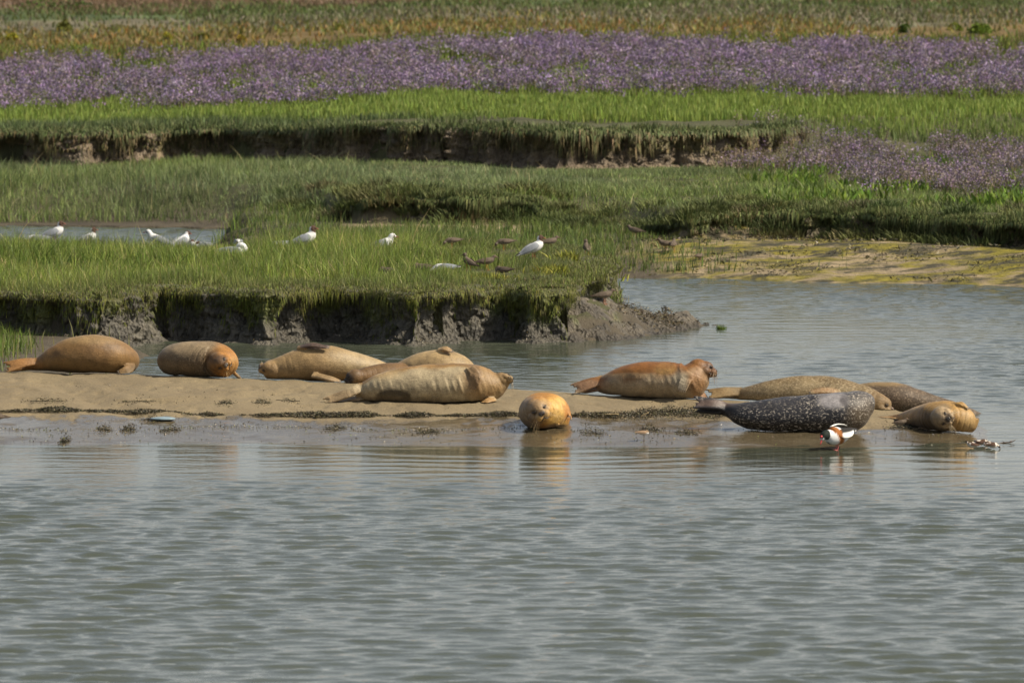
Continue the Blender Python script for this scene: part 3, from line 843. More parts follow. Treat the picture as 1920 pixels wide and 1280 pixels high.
# shaggy drooping edge of the low bank
DK = [(0.085, 0.105, 0.03), (0.06, 0.07, 0.022), (0.13, 0.145, 0.05), (0.17, 0.15, 0.06)]
parts = []
for (b_, n_b, t_b, sc_) in [(B2, B2N, B2T, .6), (B4, B4N, B4T, 1.0)]:
    parts += [topturf(b_, int(14000 * sc_), .06, .15, .01, .02, [(0.12, 0.15, 0.05), (0.09, 0.11, 0.04), (0.17, 0.18, 0.07)], [3, 3, 2]), fringe(b_, n_b, t_b, int(26000 * sc_), .0, .27, .05, .16, .010, .022, [(0.11, 0.14, 0.045), (0.08, 0.10, 0.035), (0.15, 0.16, 0.06)], [3, 3, 2], 0.8),
         fringe(b_, n_b, t_b, int(14000 * sc_), .22, .6, .05, .14, .010, .020, DK, [3, 3, 2, 1.4], 1.1)]
for xm in rng.uniform(-3.4, 9.5, 150):      # rounded scrubby tussocks along the edge
    ymm = float(np.interp(xm, *YM)) + (rng.uniform(-.15, .55) if rng.random() < .7 else rng.uniform(.5, 2.2))
    n_ = rng.integers(120, 320); R_ = rng.uniform(.14, .38); a = rng.uniform(0, 6.28, n_); q = np.sqrt(rng.random(n_))
    xx = xm + R_ * 1.3 * q * np.cos(a); yy = ymm + R_ * q * np.sin(a)
    zz = float(np.max(land_h(np.array([xm]), np.array([ymm])))) + rng.uniform(.3, .6) * R_ * (1 - q ** 2) - .04
    cc = palette(1, [(0.10, 0.12, 0.04), (0.07, 0.085, 0.03), (0.14, 0.155, 0.05), (0.13, 0.12, 0.055)], [3, 3, 2, 1], .15)
    parts.append(blades(np.stack([xx, yy, zz], 1), rng.uniform(.05, .13, n_), rng.uniform(.010, .022, n_), cc * np.exp(rng.normal(0, .2, (n_, 1))), .9, droop=a + rng.normal(0, .5, n_)))
grass_obj('bank_fringe', parts, m_moss, 'dark shaggy grass drooping over the low far bank', 'turf')
parts = [topturf(B3, 22000, .08, .18, .014, .026, [(0.12, 0.15, 0.055), (0.09, 0.115, 0.045), (0.15, 0.16, 0.07)], [3, 3, 2]), fringe(B3, B3N, B3T, 30000, .0, .27, .06, .17, .014, .028, [(0.11, 0.14, 0.05), (0.09, 0.11, 0.045), (0.15, 0.15, 0.07)], [3, 3, 2], 0.8),
         fringe(B3, B3N, B3T, 14000, .22, .6, .05, .16, .014, .026, [(0.17, 0.13, 0.06), (0.10, 0.09, 0.035), (0.08, 0.085, 0.03), (0.22, 0.17, 0.09)], [3, 3, 2, 1], 1.1)]
grass_obj('bank_fringe', parts, m_moss, 'brown and green turf drooping over the crumbling second bank', 'turf')
# --- bright strip on the second bank
def keep_up(x, y):
    ys = np.interp(x, *YS)
    return np.where((y > ys + .5) & vis(x, y), 1.0, 0)
x, y = scatter(150000, -15.5, 15.5, 106, 126, keep_up)
z = land_h(x, y); ys = np.interp(x, *YS)
cl = fbm(x * 0.6, y * 0.6, seed=440)
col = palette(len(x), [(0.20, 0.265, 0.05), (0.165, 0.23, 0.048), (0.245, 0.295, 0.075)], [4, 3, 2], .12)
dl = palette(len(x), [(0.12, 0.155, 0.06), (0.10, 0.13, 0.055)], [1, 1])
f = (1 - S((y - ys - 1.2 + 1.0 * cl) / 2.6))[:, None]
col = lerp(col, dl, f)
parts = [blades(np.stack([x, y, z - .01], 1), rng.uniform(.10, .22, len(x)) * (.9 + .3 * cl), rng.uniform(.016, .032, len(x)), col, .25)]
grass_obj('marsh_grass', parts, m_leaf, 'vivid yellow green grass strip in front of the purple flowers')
# --- sea lavender
def lavender(x, y, hmin, hmax, rad, nq, qs, cols, wts, stemc, r=rng):
    n = len(x); z = land_h(x, y)
    h = r.uniform(hmin, hmax, n)
    P = np.stack([x, y, z], 1)
    # stems
    ns = 5
    Pi = np.repeat(P, ns, 0)
    sv = blades(Pi + np.column_stack([r.normal(0, .03, (n * ns, 2)), np.zeros(n * ns)]), np.repeat(h, ns) * r.uniform(.6, 1.0, n * ns), np.full(n * ns, .014), palette(n * ns, stemc, [1] * len(stemc)), .35, r=r)
    # flower sprays: little quads in flat-topped clusters
    Ci = np.repeat(P, nq, 0)
    hi = np.repeat(h, nq); ri = np.repeat(rad * r.uniform(.6, 1.3, n), nq)
    a = r.uniform(0, 2 * math.pi, n * nq); q = np.sqrt(r.random(n * nq))
    c = Ci + np.stack([ri * q * np.cos(a), ri * q * np.sin(a), hi * (1 - .35 * q ** 2) + r.normal(0, .035, n * nq) - .10 * r.random(n * nq)], 1)
    u = norm(r.normal(0, 1, (n * nq, 3))); v = norm(np.cross(u, norm(r.normal(0, 1, (n * nq, 3)))))
    s = (qs * r.uniform(.6, 1.4, n * nq))[:, None]
    V = np.stack([c - u * s, c - v * s * .6, c + u * s, c + v * s * .6], 1).reshape(-1, 3)
    b = np.arange(n * nq) * 4
    pc = np.repeat(palette(n, cols, wts, .22, r), nq, 0) * np.exp(r.normal(0, .15, (n * nq, 1)))
    fl = (V, np.stack([b, b + 1, b + 2, b + 3], 1), np.zeros((0, 3), int), np.repeat(pc, 4, 0))
    return [sv, fl]
PUR = [(0.23, 0.165, 0.275), (0.18, 0.13, 0.21), (0.29, 0.225, 0.32), (0.23, 0.185, 0.20), (0.155, 0.135, 0.105)]
def keep_field(x, y):
    e = 113.4 + 1.1 * fbm(x * 0.35, y * 0.1, seed=450, oct=4)
    k = S((y - e) / 1.2) * S((140.5 + 3 * fbm(x * .3, 0 * y, seed=452) - y) / 5)
    p = S((1.25 * fbm(x * 1.1, y * 0.34, seed=451, oct=4) + 0.30 + 0.3 * S((119 - y) / 3)) / 0.34)
    gap = 1 - 0.5 * S(1 - np.abs(y - 124.5 - 1.2 * fbm(x * .3, y * 0, seed=455)) / 1.3)
    return np.where(vis(x, y, 4.2), k * (0.05 + 0.95 * p) * gap, 0)
x, y = scatter(20500, -17.2, 17.2, 112, 147, keep_field)
parts = lavender(x, y, .20, .46, .17, 22, .024, PUR, [4, 3, 2, 2, 1], [(0.10, 0.13, 0.04), (0.13, 0.10, 0.06)])
# leaves and grass between
x, y = scatter(68000, -17, 17, 116, 147, lambda x, y: np.where(vis(x, y), .8, 0))
z = land_h(x, y)
parts.append(blades(np.stack([x, y, z], 1), rng.uniform(.10, .24, len(x)), rng.uniform(.02, .04, len(x)), palette(len(x), [(0.10, 0.14, 0.03), (0.15, 0.20, 0.03), (0.12, 0.11, 0.05)], [3, 2, 2]), .3))
grass_obj('sea_lavender', parts, m_flower, 'wide field of purple sea lavender behind the bright green strip', 'flowers')
# right-hand patch on the main marsh
def keep_patch(x, y):
    u = 960 + F * x / y
    edge = np.interp(y, [91, 94, 97, 101, 104, 106, 109], [1690, 1590, 1480, 1340, 1350, 1480, 1640])
    k = S((u - edge + 110 * fbm(x * 0.8, y * 0.5, seed=460, oct=4)) / 150)
    near = S((y - 90.6 - 0.8 * fbm(x, y * .5, seed=462)) / 3.0)
    p = S((fbm(x * 0.9, y * 0.45, seed=461, oct=4) + 0.35) / 0.4)
    return np.where(vis(x, y) & (y < 106.8 + fbm(x * .6, 0 * y, seed=466)), k * near * (0.10 + 0.75 * p), 0)
x, y = scatter(11500, 2.5, 14, 90, 116, keep_patch)
parts = lavender(x, y, .20, .36, .15, 26, .017, [(0.25, 0.18, 0.29), (0.20, 0.15, 0.22), (0.25, 0.20, 0.23), (0.19, 0.155, 0.12), (0.14, 0.13, 0.07)], [2.2, 2.5, 3, 3, 1.5], [(0.10, 0.12, 0.04), (0.16, 0.12, 0.08)])
# broad leaves at its foot
x, y = scatter(9000, 3.2, 11, 88.5, 104, lambda x, y: np.where((960 + F * x / y > 1450 + 150 * fbm(x * .7, y * .7, seed=463)) & (y > np.interp(x, *YM) + .6) & vis(x, y), S((fbm(x * 1.2, y * .8, seed=464) + .1) / .4), 0))
z = land_h(x, y)
parts.append(blades(np.stack([x, y, z], 1), rng.uniform(.08, .2, len(x)), rng.uniform(.03, .06, len(x)), palette(len(x), [(0.10, 0.17, 0.02), (0.07, 0.12, 0.02), (0.15, 0.21, 0.03)], [3, 3, 2]), .6))
grass_obj('sea_lavender', parts, m_flower, 'pale purple sea lavender patch on the right of the green plain', 'flowers')
# --- the far ground: dry grasses, low scrub
x, y = scatter(120000, -22, 22, 138, 215, lambda x, y: np.where(vis(x, y, 4.5), .2 + .8 * S((fbm(x * .18, y * .1, seed=470, oct=4) + .3) / .4), 0))
z = land_h(x, y)
fy2 = y + 7 * fbm(x * .12, y * .05, seed=23) + 6 * fbm(x * .3, y * .12, seed=471, oct=3) + rng.normal(0, 3, len(x))
n = len(x)
c1 = palette(n, [(0.20, 0.155, 0.06), (0.17, 0.155, 0.05), (0.27, 0.14, 0.04), (0.13, 0.155, 0.04), (0.30, 0.24, 0.05)], [4, 3, 1.2, 3, 1])
c2 = palette(n, [(0.16, 0.14, 0.085), (0.12, 0.13, 0.045), (0.26, 0.23, 0.16), (0.10, 0.12, 0.04)], [4, 2.5, 2, 3])
c3 = palette(n, [(0.10, 0.135, 0.04), (0.12, 0.15, 0.045), (0.11, 0.11, 0.045)], [3, 2, 2])
col = np.where((fy2 < 157)[:, None], c1, np.where((fy2 < 169)[:, None], c2, np.where((fy2 < 181)[:, None], c3, palette(n, [(0.2, 0.13, 0.08), (0.16, 0.12, 0.07)], [1, 1]))))
grass_obj('dry_grass', [blades(np.stack([x, y, z], 1), rng.uniform(.06, .20, n), rng.uniform(.03, .07, n), col, .7)], m_leaf, 'ochre and brown dry grasses on the far rising ground')
def bush(name, u, v, wpx, hpx, cols, label, cat, group=None):
    g = ground_at(u, v, 100, 300, .1)
    s = F / g[1]
    rw, hh_ = wpx / s / 2, hpx / s
    n_ = 420
    a = norm(rng.normal(0, 1, (n_, 3))); a[:, 2] = np.abs(a[:, 2])
    q = rng.random(n_) ** .35
    c = a * q[:, None] * np.array([rw, rw, hh_]) * (1 + .25 * fbm(a[:, 0] * 2, a[:, 1] * 2, a[:, 2] * 2, seed=int(u)))[:, None]
    uu = norm(rng.normal(0, 1, (n_, 3))); vv = norm(np.cross(uu, rng.normal(0, 1, (n_, 3))))
    sz = (0.045 * rng.uniform(.6, 1.4, n_))[:, None]
    V = np.stack([c - uu * sz, c - vv * sz * .6, c + uu * sz, c + vv * sz * .6], 1).reshape(-1, 3)
    b = np.arange(n_) * 4
    root = empty(name, g)
    tag(root, label, cat, group)
    mesh_np('foliage', V, [np.stack([b, b + 1, b + 2, b + 3], 1)], m_flower, np.repeat(palette(n_, cols, [1] * len(cols)), 4, 0), root, smooth=False)
    st = MB()
    for k_ in range(5):
        aa = k_ * 1.26
        st.add(*tube([(0, 0, -.02), (rw * .3 * math.cos(aa), rw * .3 * math.sin(aa), hh_ * .4), (rw * .6 * math.cos(aa), rw * .6 * math.sin(aa), hh_ * .75)], .012, n=5, sub=2), c=(.12, .09, .05))
    st.build('stem', m_leaf, root)
YEL = [(0.30, 0.26, 0.02), (0.36, 0.30, 0.03), (0.13, 0.16, 0.02)]
OLV = [(0.13, 0.14, 0.02), (0.17, 0.16, 0.03), (0.09, 0.10, 0.02)]
for a in [('flowering_bush', 314, 79, 20, 16, YEL, 'yellow flowering bush above the purple field, the largest yellow one on the left', 'bush'),
          ('flowering_bush', 22, 77, 26, 14, YEL, 'low yellow bush above the purple field at its far left end', 'bush'),
          ('marsh_bush', 121, 60, 30, 20, OLV, 'olive green rounded bush standing alone on the ochre ground upper left', 'bush'),
          ('marsh_bush', 380, 74, 26, 10, OLV, 'flat olive bush right of the yellow flowering bush', 'bush'),
          ('flowering_bush', 452, 80, 18, 12, [(0.34, 0.22, 0.02), (0.2, 0.17, 0.02)], 'small orange yellow bush at the edge of the purple field', 'bush'),
          ('marsh_bush', 638, 57, 20, 10, OLV, 'small dark green bush on the ochre strip near the centre', 'bush'),
          ('marsh_bush', 1696, 62, 26, 16, [(0.06, 0.10, 0.02), (0.09, 0.13, 0.02)], 'dark green bush in the ochre strip on the right, left of the brighter ones', 'bush'),
          ('marsh_bush', 1838, 62, 44, 20, [(0.13, 0.19, 0.02), (0.10, 0.15, 0.02)], 'bright green bush on the upper right, widest of the bushes', 'bush'),
          ('marsh_bush', 1790, 58, 30, 14, [(0.13, 0.19, 0.02), (0.16, 0.17, 0.02)], 'bright green bush just left of the widest bush', 'bush'),
          ('marsh_bush', 100, 20, 180, 22, [(0.07, 0.11, 0.02), (0.05, 0.08, 0.02)], 'broad dark green scrub in the top left corner', 'scrub')]:
    bush(*a)
# --- grass on the left behind the first seal
x, y = scatter(15000, -9.5, -4.5, 64.3, 71.5, lambda x, y: S((-5.15 - x + .25 * fbm(x * 1.5, y * 1.5, seed=480)) / .5) * S((y - 64.6) / .4) * np.where(land_h(x, y) > .03, 1, 0))
z = H(x, y)
parts = [blades(np.stack([x, y, z - .01], 1), rng.uniform(.07, .2, len(x)), rng.uniform(.006, .012, len(x)), palette(len(x), [(0.14, 0.20, 0.035), (0.10, 0.15, 0.03), (0.2, 0.2, 0.07)], [3, 3, 1]), .35)]
ex = rng.uniform(-6.8, -4.2, 60); ey = rng.uniform(66, 71, 60)
parts.append(blades(np.stack([ex, ey, H(ex, ey) - .01], 1), rng.uniform(.18, .32, 60), np.full(60, .014), palette(60, [(0.30, 0.29, 0.10), (0.22, 0.22, 0.08)], [1, 1]), .15))
grass_obj('tide_edge_grass', parts, m_leaf, 'small patch of green grass behind the leftmost seal')
# --- drift weed
m_weed = leaf_mat('seaweed', 0.1, 0.5)
WEED = [(0.024, 0.022, 0.014), (0.045, 0.042, 0.024), (0.085, 0.072, 0.042), (0.17, 0.14, 0.085), (0.10, 0.10, 0.03), (0.26, 0.22, 0.15)]
WW = [4, 4, 2.4, 1.4, .6, .7]
def weed_bits(x, y, z, size, hmax, r=rng, cols=WEED, wts=WW):
    n = len(x)
    c = np.stack([x, y, z + r.random(n) * hmax], 1)
    u = norm(r.normal(0, 1, (n, 3)) * [1, 1, .6]); v = norm(np.cross(u, r.normal(0, 1, (n, 3))))
    s = (size * r.uniform(.5, 1.6, n))[:, None]
    V = np.stack([c - u * s, c - v * s * .34, c + u * s + v * s * .3, c + v * s * .22], 1).reshape(-1, 3)
    b = np.arange(n) * 4
    return V, np.stack([b, b + 1, b + 2, b + 3], 1), np.zeros((0, 3), int), np.repeat(palette(n, cols, wts, .3, r), 4, 0)
# ------------------------------------------------------------------ seals
m_dark = plain_mat('dark_skin', 0.35, 0.5)
m_claw = plain_mat('claw_horn', 0.4, 0.4)
m_whisk = plain_mat('whisker_hair', 0.5, 0.3)
def coat_mat(name, spot=(0.3, 0.25, 0.18), amt=0.0, scale=30.0, thr=0.56, rough=0.50, mottle=0.32):
    m, nt, bs, out = new_mat(name)
    c = colattr(nt)
    vec = objvec(nt)
    n1 = noise(nt, 9, 6, 0.65, vec)
    k = ramp(nt, n1.outputs[0], [(0.3, (1 - mottle,) * 3), (0.7, (1 + mottle * 0.7,) * 3)])
    c = mixc(nt, 1.0, c, k.outputs[0], 'MULTIPLY')
    nf = noise(nt, 130, 3, 0.7, objvec(nt, (0.5, 1, 1)))
    kf = ramp(nt, nf.outputs[0], [(0.3, (0.6,) * 3), (0.7, (1.25,) * 3)])
    c = mixc(nt, 1.0, c, kf.outputs[0], 'MULTIPLY')
    if amt:
        sp = noise(nt, scale, 4, 0.7, objvec(nt, (0.7, 1, 1.1)), 0.35)
        ks = ramp(nt, sp.outputs[0], [(thr, (0, 0, 0)), (thr + 0.05, (1, 1, 1))])
        sa = attr(nt, 'spots')
        mu = nd(nt, 'ShaderNodeMath', operation='MULTIPLY')
        nt.links.new(ks.outputs[0], mu.inputs[0]); nt.links.new(sa, mu.inputs[1])
        mu2 = nd(nt, 'ShaderNodeMath', operation='MULTIPLY'); mu2.inputs[1].default_value = amt
        nt.links.new(mu.outputs[0], mu2.inputs[0])
        c = mixc(nt, mu2.outputs[0], c, spot)
    nt.links.new(c, bs.inputs['Base Color'])
    bs.inputs['Roughness'].default_value = rough
    bs.inputs['Specular IOR Level'].default_value = 0.32
    bs.inputs['Sheen Weight'].default_value = 0.05
    bs.inputs['Sheen Roughness'].default_value = 0.35
    nb = noise(nt, 70, 5, 0.7, objvec(nt, (0.6, 1, 1)))
    b1 = bump(nt, bs, nb.outputs[0], 0.55, 0.008)
    return m
M_TAN = coat_mat('tan_coat', (0.10, 0.075, 0.045), 0.35, 26, 0.60)
M_RUST = coat_mat('rust_coat', (0.10, 0.06, 0.03), 0.25, 26, 0.62)
M_SPOT = coat_mat('spotted_brown_coat', (0.36, 0.28, 0.165), 0.7, 74, 0.52, 0.6)
M_SPOTD = coat_mat('spotted_dark_coat', (0.33, 0.25, 0.17), 0.65, 78, 0.55, 0.55)
M_BLACK = coat_mat('black_speckled_coat', (0.44, 0.39, 0.32), 0.8, 60, 0.555, 0.40)

def remeshed(name, mb, voxel, smooth_it, mat, parent):
    v, f, c = mb.arrays()
    by = {}
    for a in f: by.setdefault(a.shape[1], []).append(a)
    tmp = mesh_np('tmp', v, [np.concatenate(x) for x in by.values()])
    r = tmp.modifiers.new('r', 'REMESH'); r.mode = 'VOXEL'; r.voxel_size = voxel
    s = tmp.modifiers.new('s', 'SMOOTH'); s.factor = 0.5; s.iterations = smooth_it
    dg = bpy.context.evaluated_depsgraph_get()
    me = bpy.data.meshes.new_from_object(tmp.evaluated_get(dg), depsgraph=dg)
    me.name = name
    old = tmp.data
    bpy.data.objects.remove(tmp); bpy.data.meshes.remove(old)
    me.polygons.foreach_set('use_smooth', np.ones(len(me.polygons), bool))
    me.materials.clear(); me.materials.append(mat)
    o = bpy.data.objects.new(name, me)
    COL.objects.link(o); o.parent = parent
    return o
def flipper(mb, pts, w, th, normal, n=18, toes=0):
    """flat blade along pts; w widths (metres); normal of the flat side"""
    pts = np.asarray(pts, float)
    mb.add(*loft(pts, np.full(len(pts), th) * np.linspace(1.25, .65, len(pts)), np.asarray(w), up=normal, n=n, sub=5))

SEALS = []
def seal(label, body, D0, mat, base, belly=None, paint=(), head=None, fore=(), hind=(), spots=1.0, wf=1.05, grp='seals hauled out on the sandbank', spot_paint=(), contact=True, belly_dir=None, wrinkle=0.0):
    u0 = np.mean([b[0] for b in body])
    s0 = F / D0
    def PX(u, v, dy): return at_y(u, v, D0 + dy)
    gx_ = at_y(u0, 700, D0)[0]
    root = empty('seal', (gx_, D0, float(H(gx_, D0))))
    tag(root, label, 'seal', grp)
    org = np.array(root.location)
    A = []
    for b in body:
        u, vt, vb, dy = b[:4]; w_ = b[4] if len(b) > 4 else wf
        r = (vb - vt) / 2 / s0
        A.append([*PX(u, (vt + vb) / 2, dy), r, r * w_])
    A = np.array(A)
    mb = MB()
    mb.add(*loft(A[:, :3] - org, A[:, 3], A[:, 4], n=36, sub=7, cap=0.5))
    info = None
    if head:
        hc = PX(*head['c']) - org; r = head['r'] / s0
        fw = norm(np.array(head['fwd'], float)); up = np.array(head['up'], float)
        up = norm(up - fw * (up @ fw)); sd_ = np.cross(fw, up)
        ax = np.array([fw, sd_, up])
        L = head.get('snout', 1.0)
        def hp(a, b, c): return hc + (a * L * fw + b * sd_ + c * up) * r
        mb.add(*ellipsoid(hc, ax, np.array([1.02, 0.96, 0.92]) * r))
        mb.add(*ellipsoid(hp(.55, 0, .18), ax, np.array([.75, .66, .62]) * r))          # brow
        mb.add(*ellipsoid(hp(.95, 0, -.08), ax, np.array([.62, .46, .42]) * r))         # muzzle
        for s_ in (-1, 1):
            mb.add(*ellipsoid(hp(1.22, .25 * s_, -.22), ax, np.array([.38, .33, .31]) * r))
            mb.add(*ellipsoid(hp(.55, .52 * s_, -.18), ax, np.array([.5, .38, .42]) * r))   # cheeks
        mb.add(*ellipsoid(hp(1.02, 0, -.42), ax, np.array([.40, .30, .22]) * r))        # chin
        info = (hp, r, fw, sd_, up, ax)
    claws = []
    for fl in fore:
        P = np.array([PX(*p) for p in fl['p']]) - org
        flipper(mb, P, np.array(fl['w']) / s0, fl.get('t', .014), fl['n'])
        T = norm(P[-1] - P[-2]); W = norm(np.cross(T, np.array(fl['n'], float))); w0_, w1_ = fl['w'][0] / s0, fl['w'][-1] / s0
        for k in (-1, -.5, 0, .5, 1):
            mb.add(*loft([P[0] + W * w0_ * .6 * k, P[len(P) // 2] + W * fl['w'][len(P) // 2] / s0 * .72 * k, P[-1] + W * w1_ * .85 * k + T * .012 * (1 - abs(k))], [.017, .017, .010], [.012, .013, .010], up=fl['n'], n=8, sub=4))
        claws.append((P, np.array(fl['w']) / s0, np.array(fl['n'], float)))
    for fl in hind:
        P = np.array([PX(*p) for p in fl['p']]) - org
        flipper(mb, P, np.array(fl['w']) / s0, fl.get('t', .016), fl['n'])
        # five spread digits of the webbed hind foot
        T = norm(P[-1] - P[-2]); W = norm(np.cross(T, np.array(fl['n'], float)))
        w0_, w1_ = fl['w'][0] / s0, fl['w'][-1] / s0
        for k in (-1, -.5, 0, .5, 1):
            a = P[0] + W * w0_ * .55 * k; m_ = P[len(P) // 2] + W * (w0_ + w1_) * .40 * k; e = P[-1] + W * w1_ * 1.05 * k + T * (.015 + .055 * abs(k))
            mb.add(*loft([a, m_, e], [.019, .017, .010], [.019, .016, .011], up=fl['n'], n=8, sub=4))
    o = remeshed('body', mb, 0.0068 if head else 0.0085, 4, mat, root)
    me = o.data
    n = len(me.vertices)
    co = np.empty(n * 3, np.float32); me.vertices.foreach_get('co', co); co = co.reshape(-1, 3).astype(float)
    wv = co + org
    # settle on the sand: what lies below the surface is pressed flat
    h = H(wv[:, 0], wv[:, 1])
    dz = wv[:, 2] - h
    low = dz < 0.012
    wv[:, 2] = np.where(low, h + 0.012 + np.maximum(dz - 0.012, -0.3) * 0.08 , wv[:, 2])
    # skin folds and a little unevenness
    nr = np.empty(n * 3, np.float32); me.vertex_normals.foreach_get('vector', nr); nr = nr.reshape(-1, 3)
    amp_ = 0.0045 * fbm(co[:, 0] * 7, co[:, 1] * 7, co[:, 2] * 7, seed=500, oct=3)
    if wrinkle: amp_ = amp_ + wrinkle * np.maximum(0, vnoise(co[:, 0] * 30 + co[:, 2] * 9, co[:, 1] * 8, co[:, 2] * 6, seed=501)) * S((-nr[:, 1] - .35) / .4) * S((.75 - nr[:, 2]) / .4)
    if info:
        dh = np.linalg.norm(co - info[0](0, 0, 0), axis=1) + .012 * fbm(co[:, 0] * 5, co[:, 1] * 5, co[:, 2] * 5, seed=505)
        amp_ = amp_ - head.get('folds', .0018) * np.clip(np.sin(dh * 2 * math.pi / .052), 0, 1) ** 2 * S((dh - info[1] * 1.15) / .04) * S((info[1] * 1.15 + .20 - dh) / .08)
    wv = wv + nr * amp_[:, None]
    me.vertices.foreach_set('co', (wv - org).astype(np.float32).ravel())
    # coat colours
    pu, pv = project(wv)
    nz = fbm(co[:, 0] * 5, co[:, 1] * 5, co[:, 2] * 5, seed=510 + len(SEALS), oct=4)
    nz2 = fbm(co[:, 0] * 15, co[:, 1] * 15, co[:, 2] * 15, seed=520 + len(SEALS), oct=3)
    C = np.tile(np.array(base, float), (n, 1)) * (1 + 0.22 * nz + 0.10 * nz2)[:, None]
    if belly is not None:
        bc, mode, lo, hi = belly      # second tone on one side: measured against a body direction
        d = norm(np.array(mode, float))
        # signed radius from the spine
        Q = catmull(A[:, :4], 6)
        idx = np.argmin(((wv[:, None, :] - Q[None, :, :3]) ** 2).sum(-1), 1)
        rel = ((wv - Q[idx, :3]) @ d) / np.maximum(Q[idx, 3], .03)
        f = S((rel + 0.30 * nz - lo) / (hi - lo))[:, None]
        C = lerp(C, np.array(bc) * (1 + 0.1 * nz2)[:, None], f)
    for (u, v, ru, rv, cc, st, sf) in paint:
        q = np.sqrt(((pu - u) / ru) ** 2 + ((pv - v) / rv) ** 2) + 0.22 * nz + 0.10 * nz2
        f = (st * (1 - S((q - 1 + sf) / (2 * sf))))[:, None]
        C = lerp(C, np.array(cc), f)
    if info:     # shading painted into the coat: darker eye sockets and nose, lighter whisker pads
        hp_, r_h, fw_, sd__, up__, _ = info
        for s_ in (-1, 1):
            q = np.linalg.norm(co - hp_(1.08, .46 * s_, .24), axis=1) / r_h
            C = C * (1 - .62 * (1 - S((q - .10) / .22)))[:, None]
            q = np.linalg.norm(co - hp_(1.25, .28 * s_, -.24), axis=1) / r_h
            C = C * (1 + .22 * (1 - S((q - .2) / .2)))[:, None]
        q = np.linalg.norm(co - hp_(1.46, 0, .05), axis=1) / r_h
        C = C * (1 - .5 * (1 - S((q - .15) / .25)))[:, None]
    sp = np.full(n, spots)
    for (u, v, ru, rv, val) in spot_paint:
        q = np.sqrt(((pu - u) / ru) ** 2 + ((pv - v) / rv) ** 2)
        sp = lerp(sp, val, 1 - S((q - .7) / .6))
    set_col(me, np.clip(C, .004, 1))
    at = me.attributes.new('spots', 'FLOAT', 'POINT'); at.data.foreach_set('value', sp.astype(np.float32))
    me.update()
    if info:
        hp, r, fw, sd_, up, ax = info
        if head.get('face', True):
            b = MB()
            b.add(*ellipsoid(hp((.95 * L + .50) / L, 0, .0), ax, np.array([.15, .24, .17]) * r, 12, 8), c=head.get('nose', (.03, .025, .02)))
            for s_ in (-1, 1):
                q_ = (.95 * L + .64) / L
                b.add(*tube([hp(q_ - .01, .06 * s_, -.08), hp(q_ + .01, .11 * s_, .0), hp(q_ - .07, .17 * s_, .08)], .028 * r, 6, 3), c=(.01, .01, .01))
            b.build('nose', m_dark, root)
            # mouth line
            b = MB()
            for s_ in (-1, 1):
                b.add(*tube([hp(1.55, .01 * s_, -.30), hp(1.46, .22 * s_, -.48), hp(1.16, .46 * s_, -.46), hp(.92, .60 * s_, -.36)], .035 * r, 6, 4), c=(.03, .02, .015))
            b.build('mouth', m_dark, root)
            for s_ in (-1, 1):
                b = MB()
                if head.get('open'):
                    b.add(*ellipsoid(hp(1.04, .50 * s_, .30), ax, np.array([.14, .14, .15]) * r, 12, 8), c=(.012, .010, .01))
                else:   # closed lids: a dark slit
                    b.add(*tube([hp(1.17, .30 * s_, .30), hp(1.15, .43 * s_, .22), hp(1.00, .58 * s_, .28)], [.035 * r, .06 * r, .035 * r], 8, 4), c=(.03, .022, .016))
                b.build('eye', m_dark, root)
            b = MB()
            wr_ = random.Random(int(u0))
            for s_ in (-1, 1):
                for k in range(9):
                    a = wr_.uniform(-.5, .9); p0 = hp(1.30 + wr_.uniform(-.12, .15), (.36 + wr_.uniform(-.1, .05)) * s_, -.2 + wr_.uniform(-.16, .10))
                    d = norm(fw * wr_.uniform(-.15, .35) + sd_ * s_ * wr_.uniform(.5, 1.0) - up * wr_.uniform(.25, .9))
                    ln = r * wr_.uniform(.7, 1.25)
                    b.add(*tube([p0, p0 + d * ln * .5, p0 + d * ln + np.array([0, 0, -.25 * ln])], [.0009, .0007, .0004], 4, 3), c=head.get('wc', (.55, .45, .3)))
            b.build('whiskers', m_whisk, root)
    for P, w_, nrm in claws:
        b = MB()
        T = norm(P[-1] - P[-2]); W = norm(np.cross(T, nrm)); N_ = norm(np.cross(W, T))
        for k in (-1, -.5, 0, .5, 1):
            a = P[-1] + W * w_[-1] * .8 * k + T * .012 * (1 - abs(k) * .6)
            b.add(*tube([a - T * .012, a + T * .008 + N_ * .003, a + T * .022 - N_ * .002], [.0045, .0036, .001], 6, 2), c=(.20, .16, .12))
        b.build('claws', m_claw, root)
    SEALS.append(root)
    return root

def Dsand(u, v, off=0.0):
    g = ground_at(u, v, 57.5, 66.0, .01, water=False)
    yc = float(np.interp(at_y(u, v, 62.0)[0], *SC))
    if g is None or g[2] < .0: return yc - 0.05 + off
    return min(g[1], yc) + off
TAN = (0.22, 0.135, 0.052); TAN2 = (0.265, 0.178, 0.08); PALE = (0.36, 0.29, 0.18); RUST = (0.175, 0.075, 0.017); ORANGE = (0.36, 0.17, 0.035); BROWN = (0.155, 0.095, 0.045)
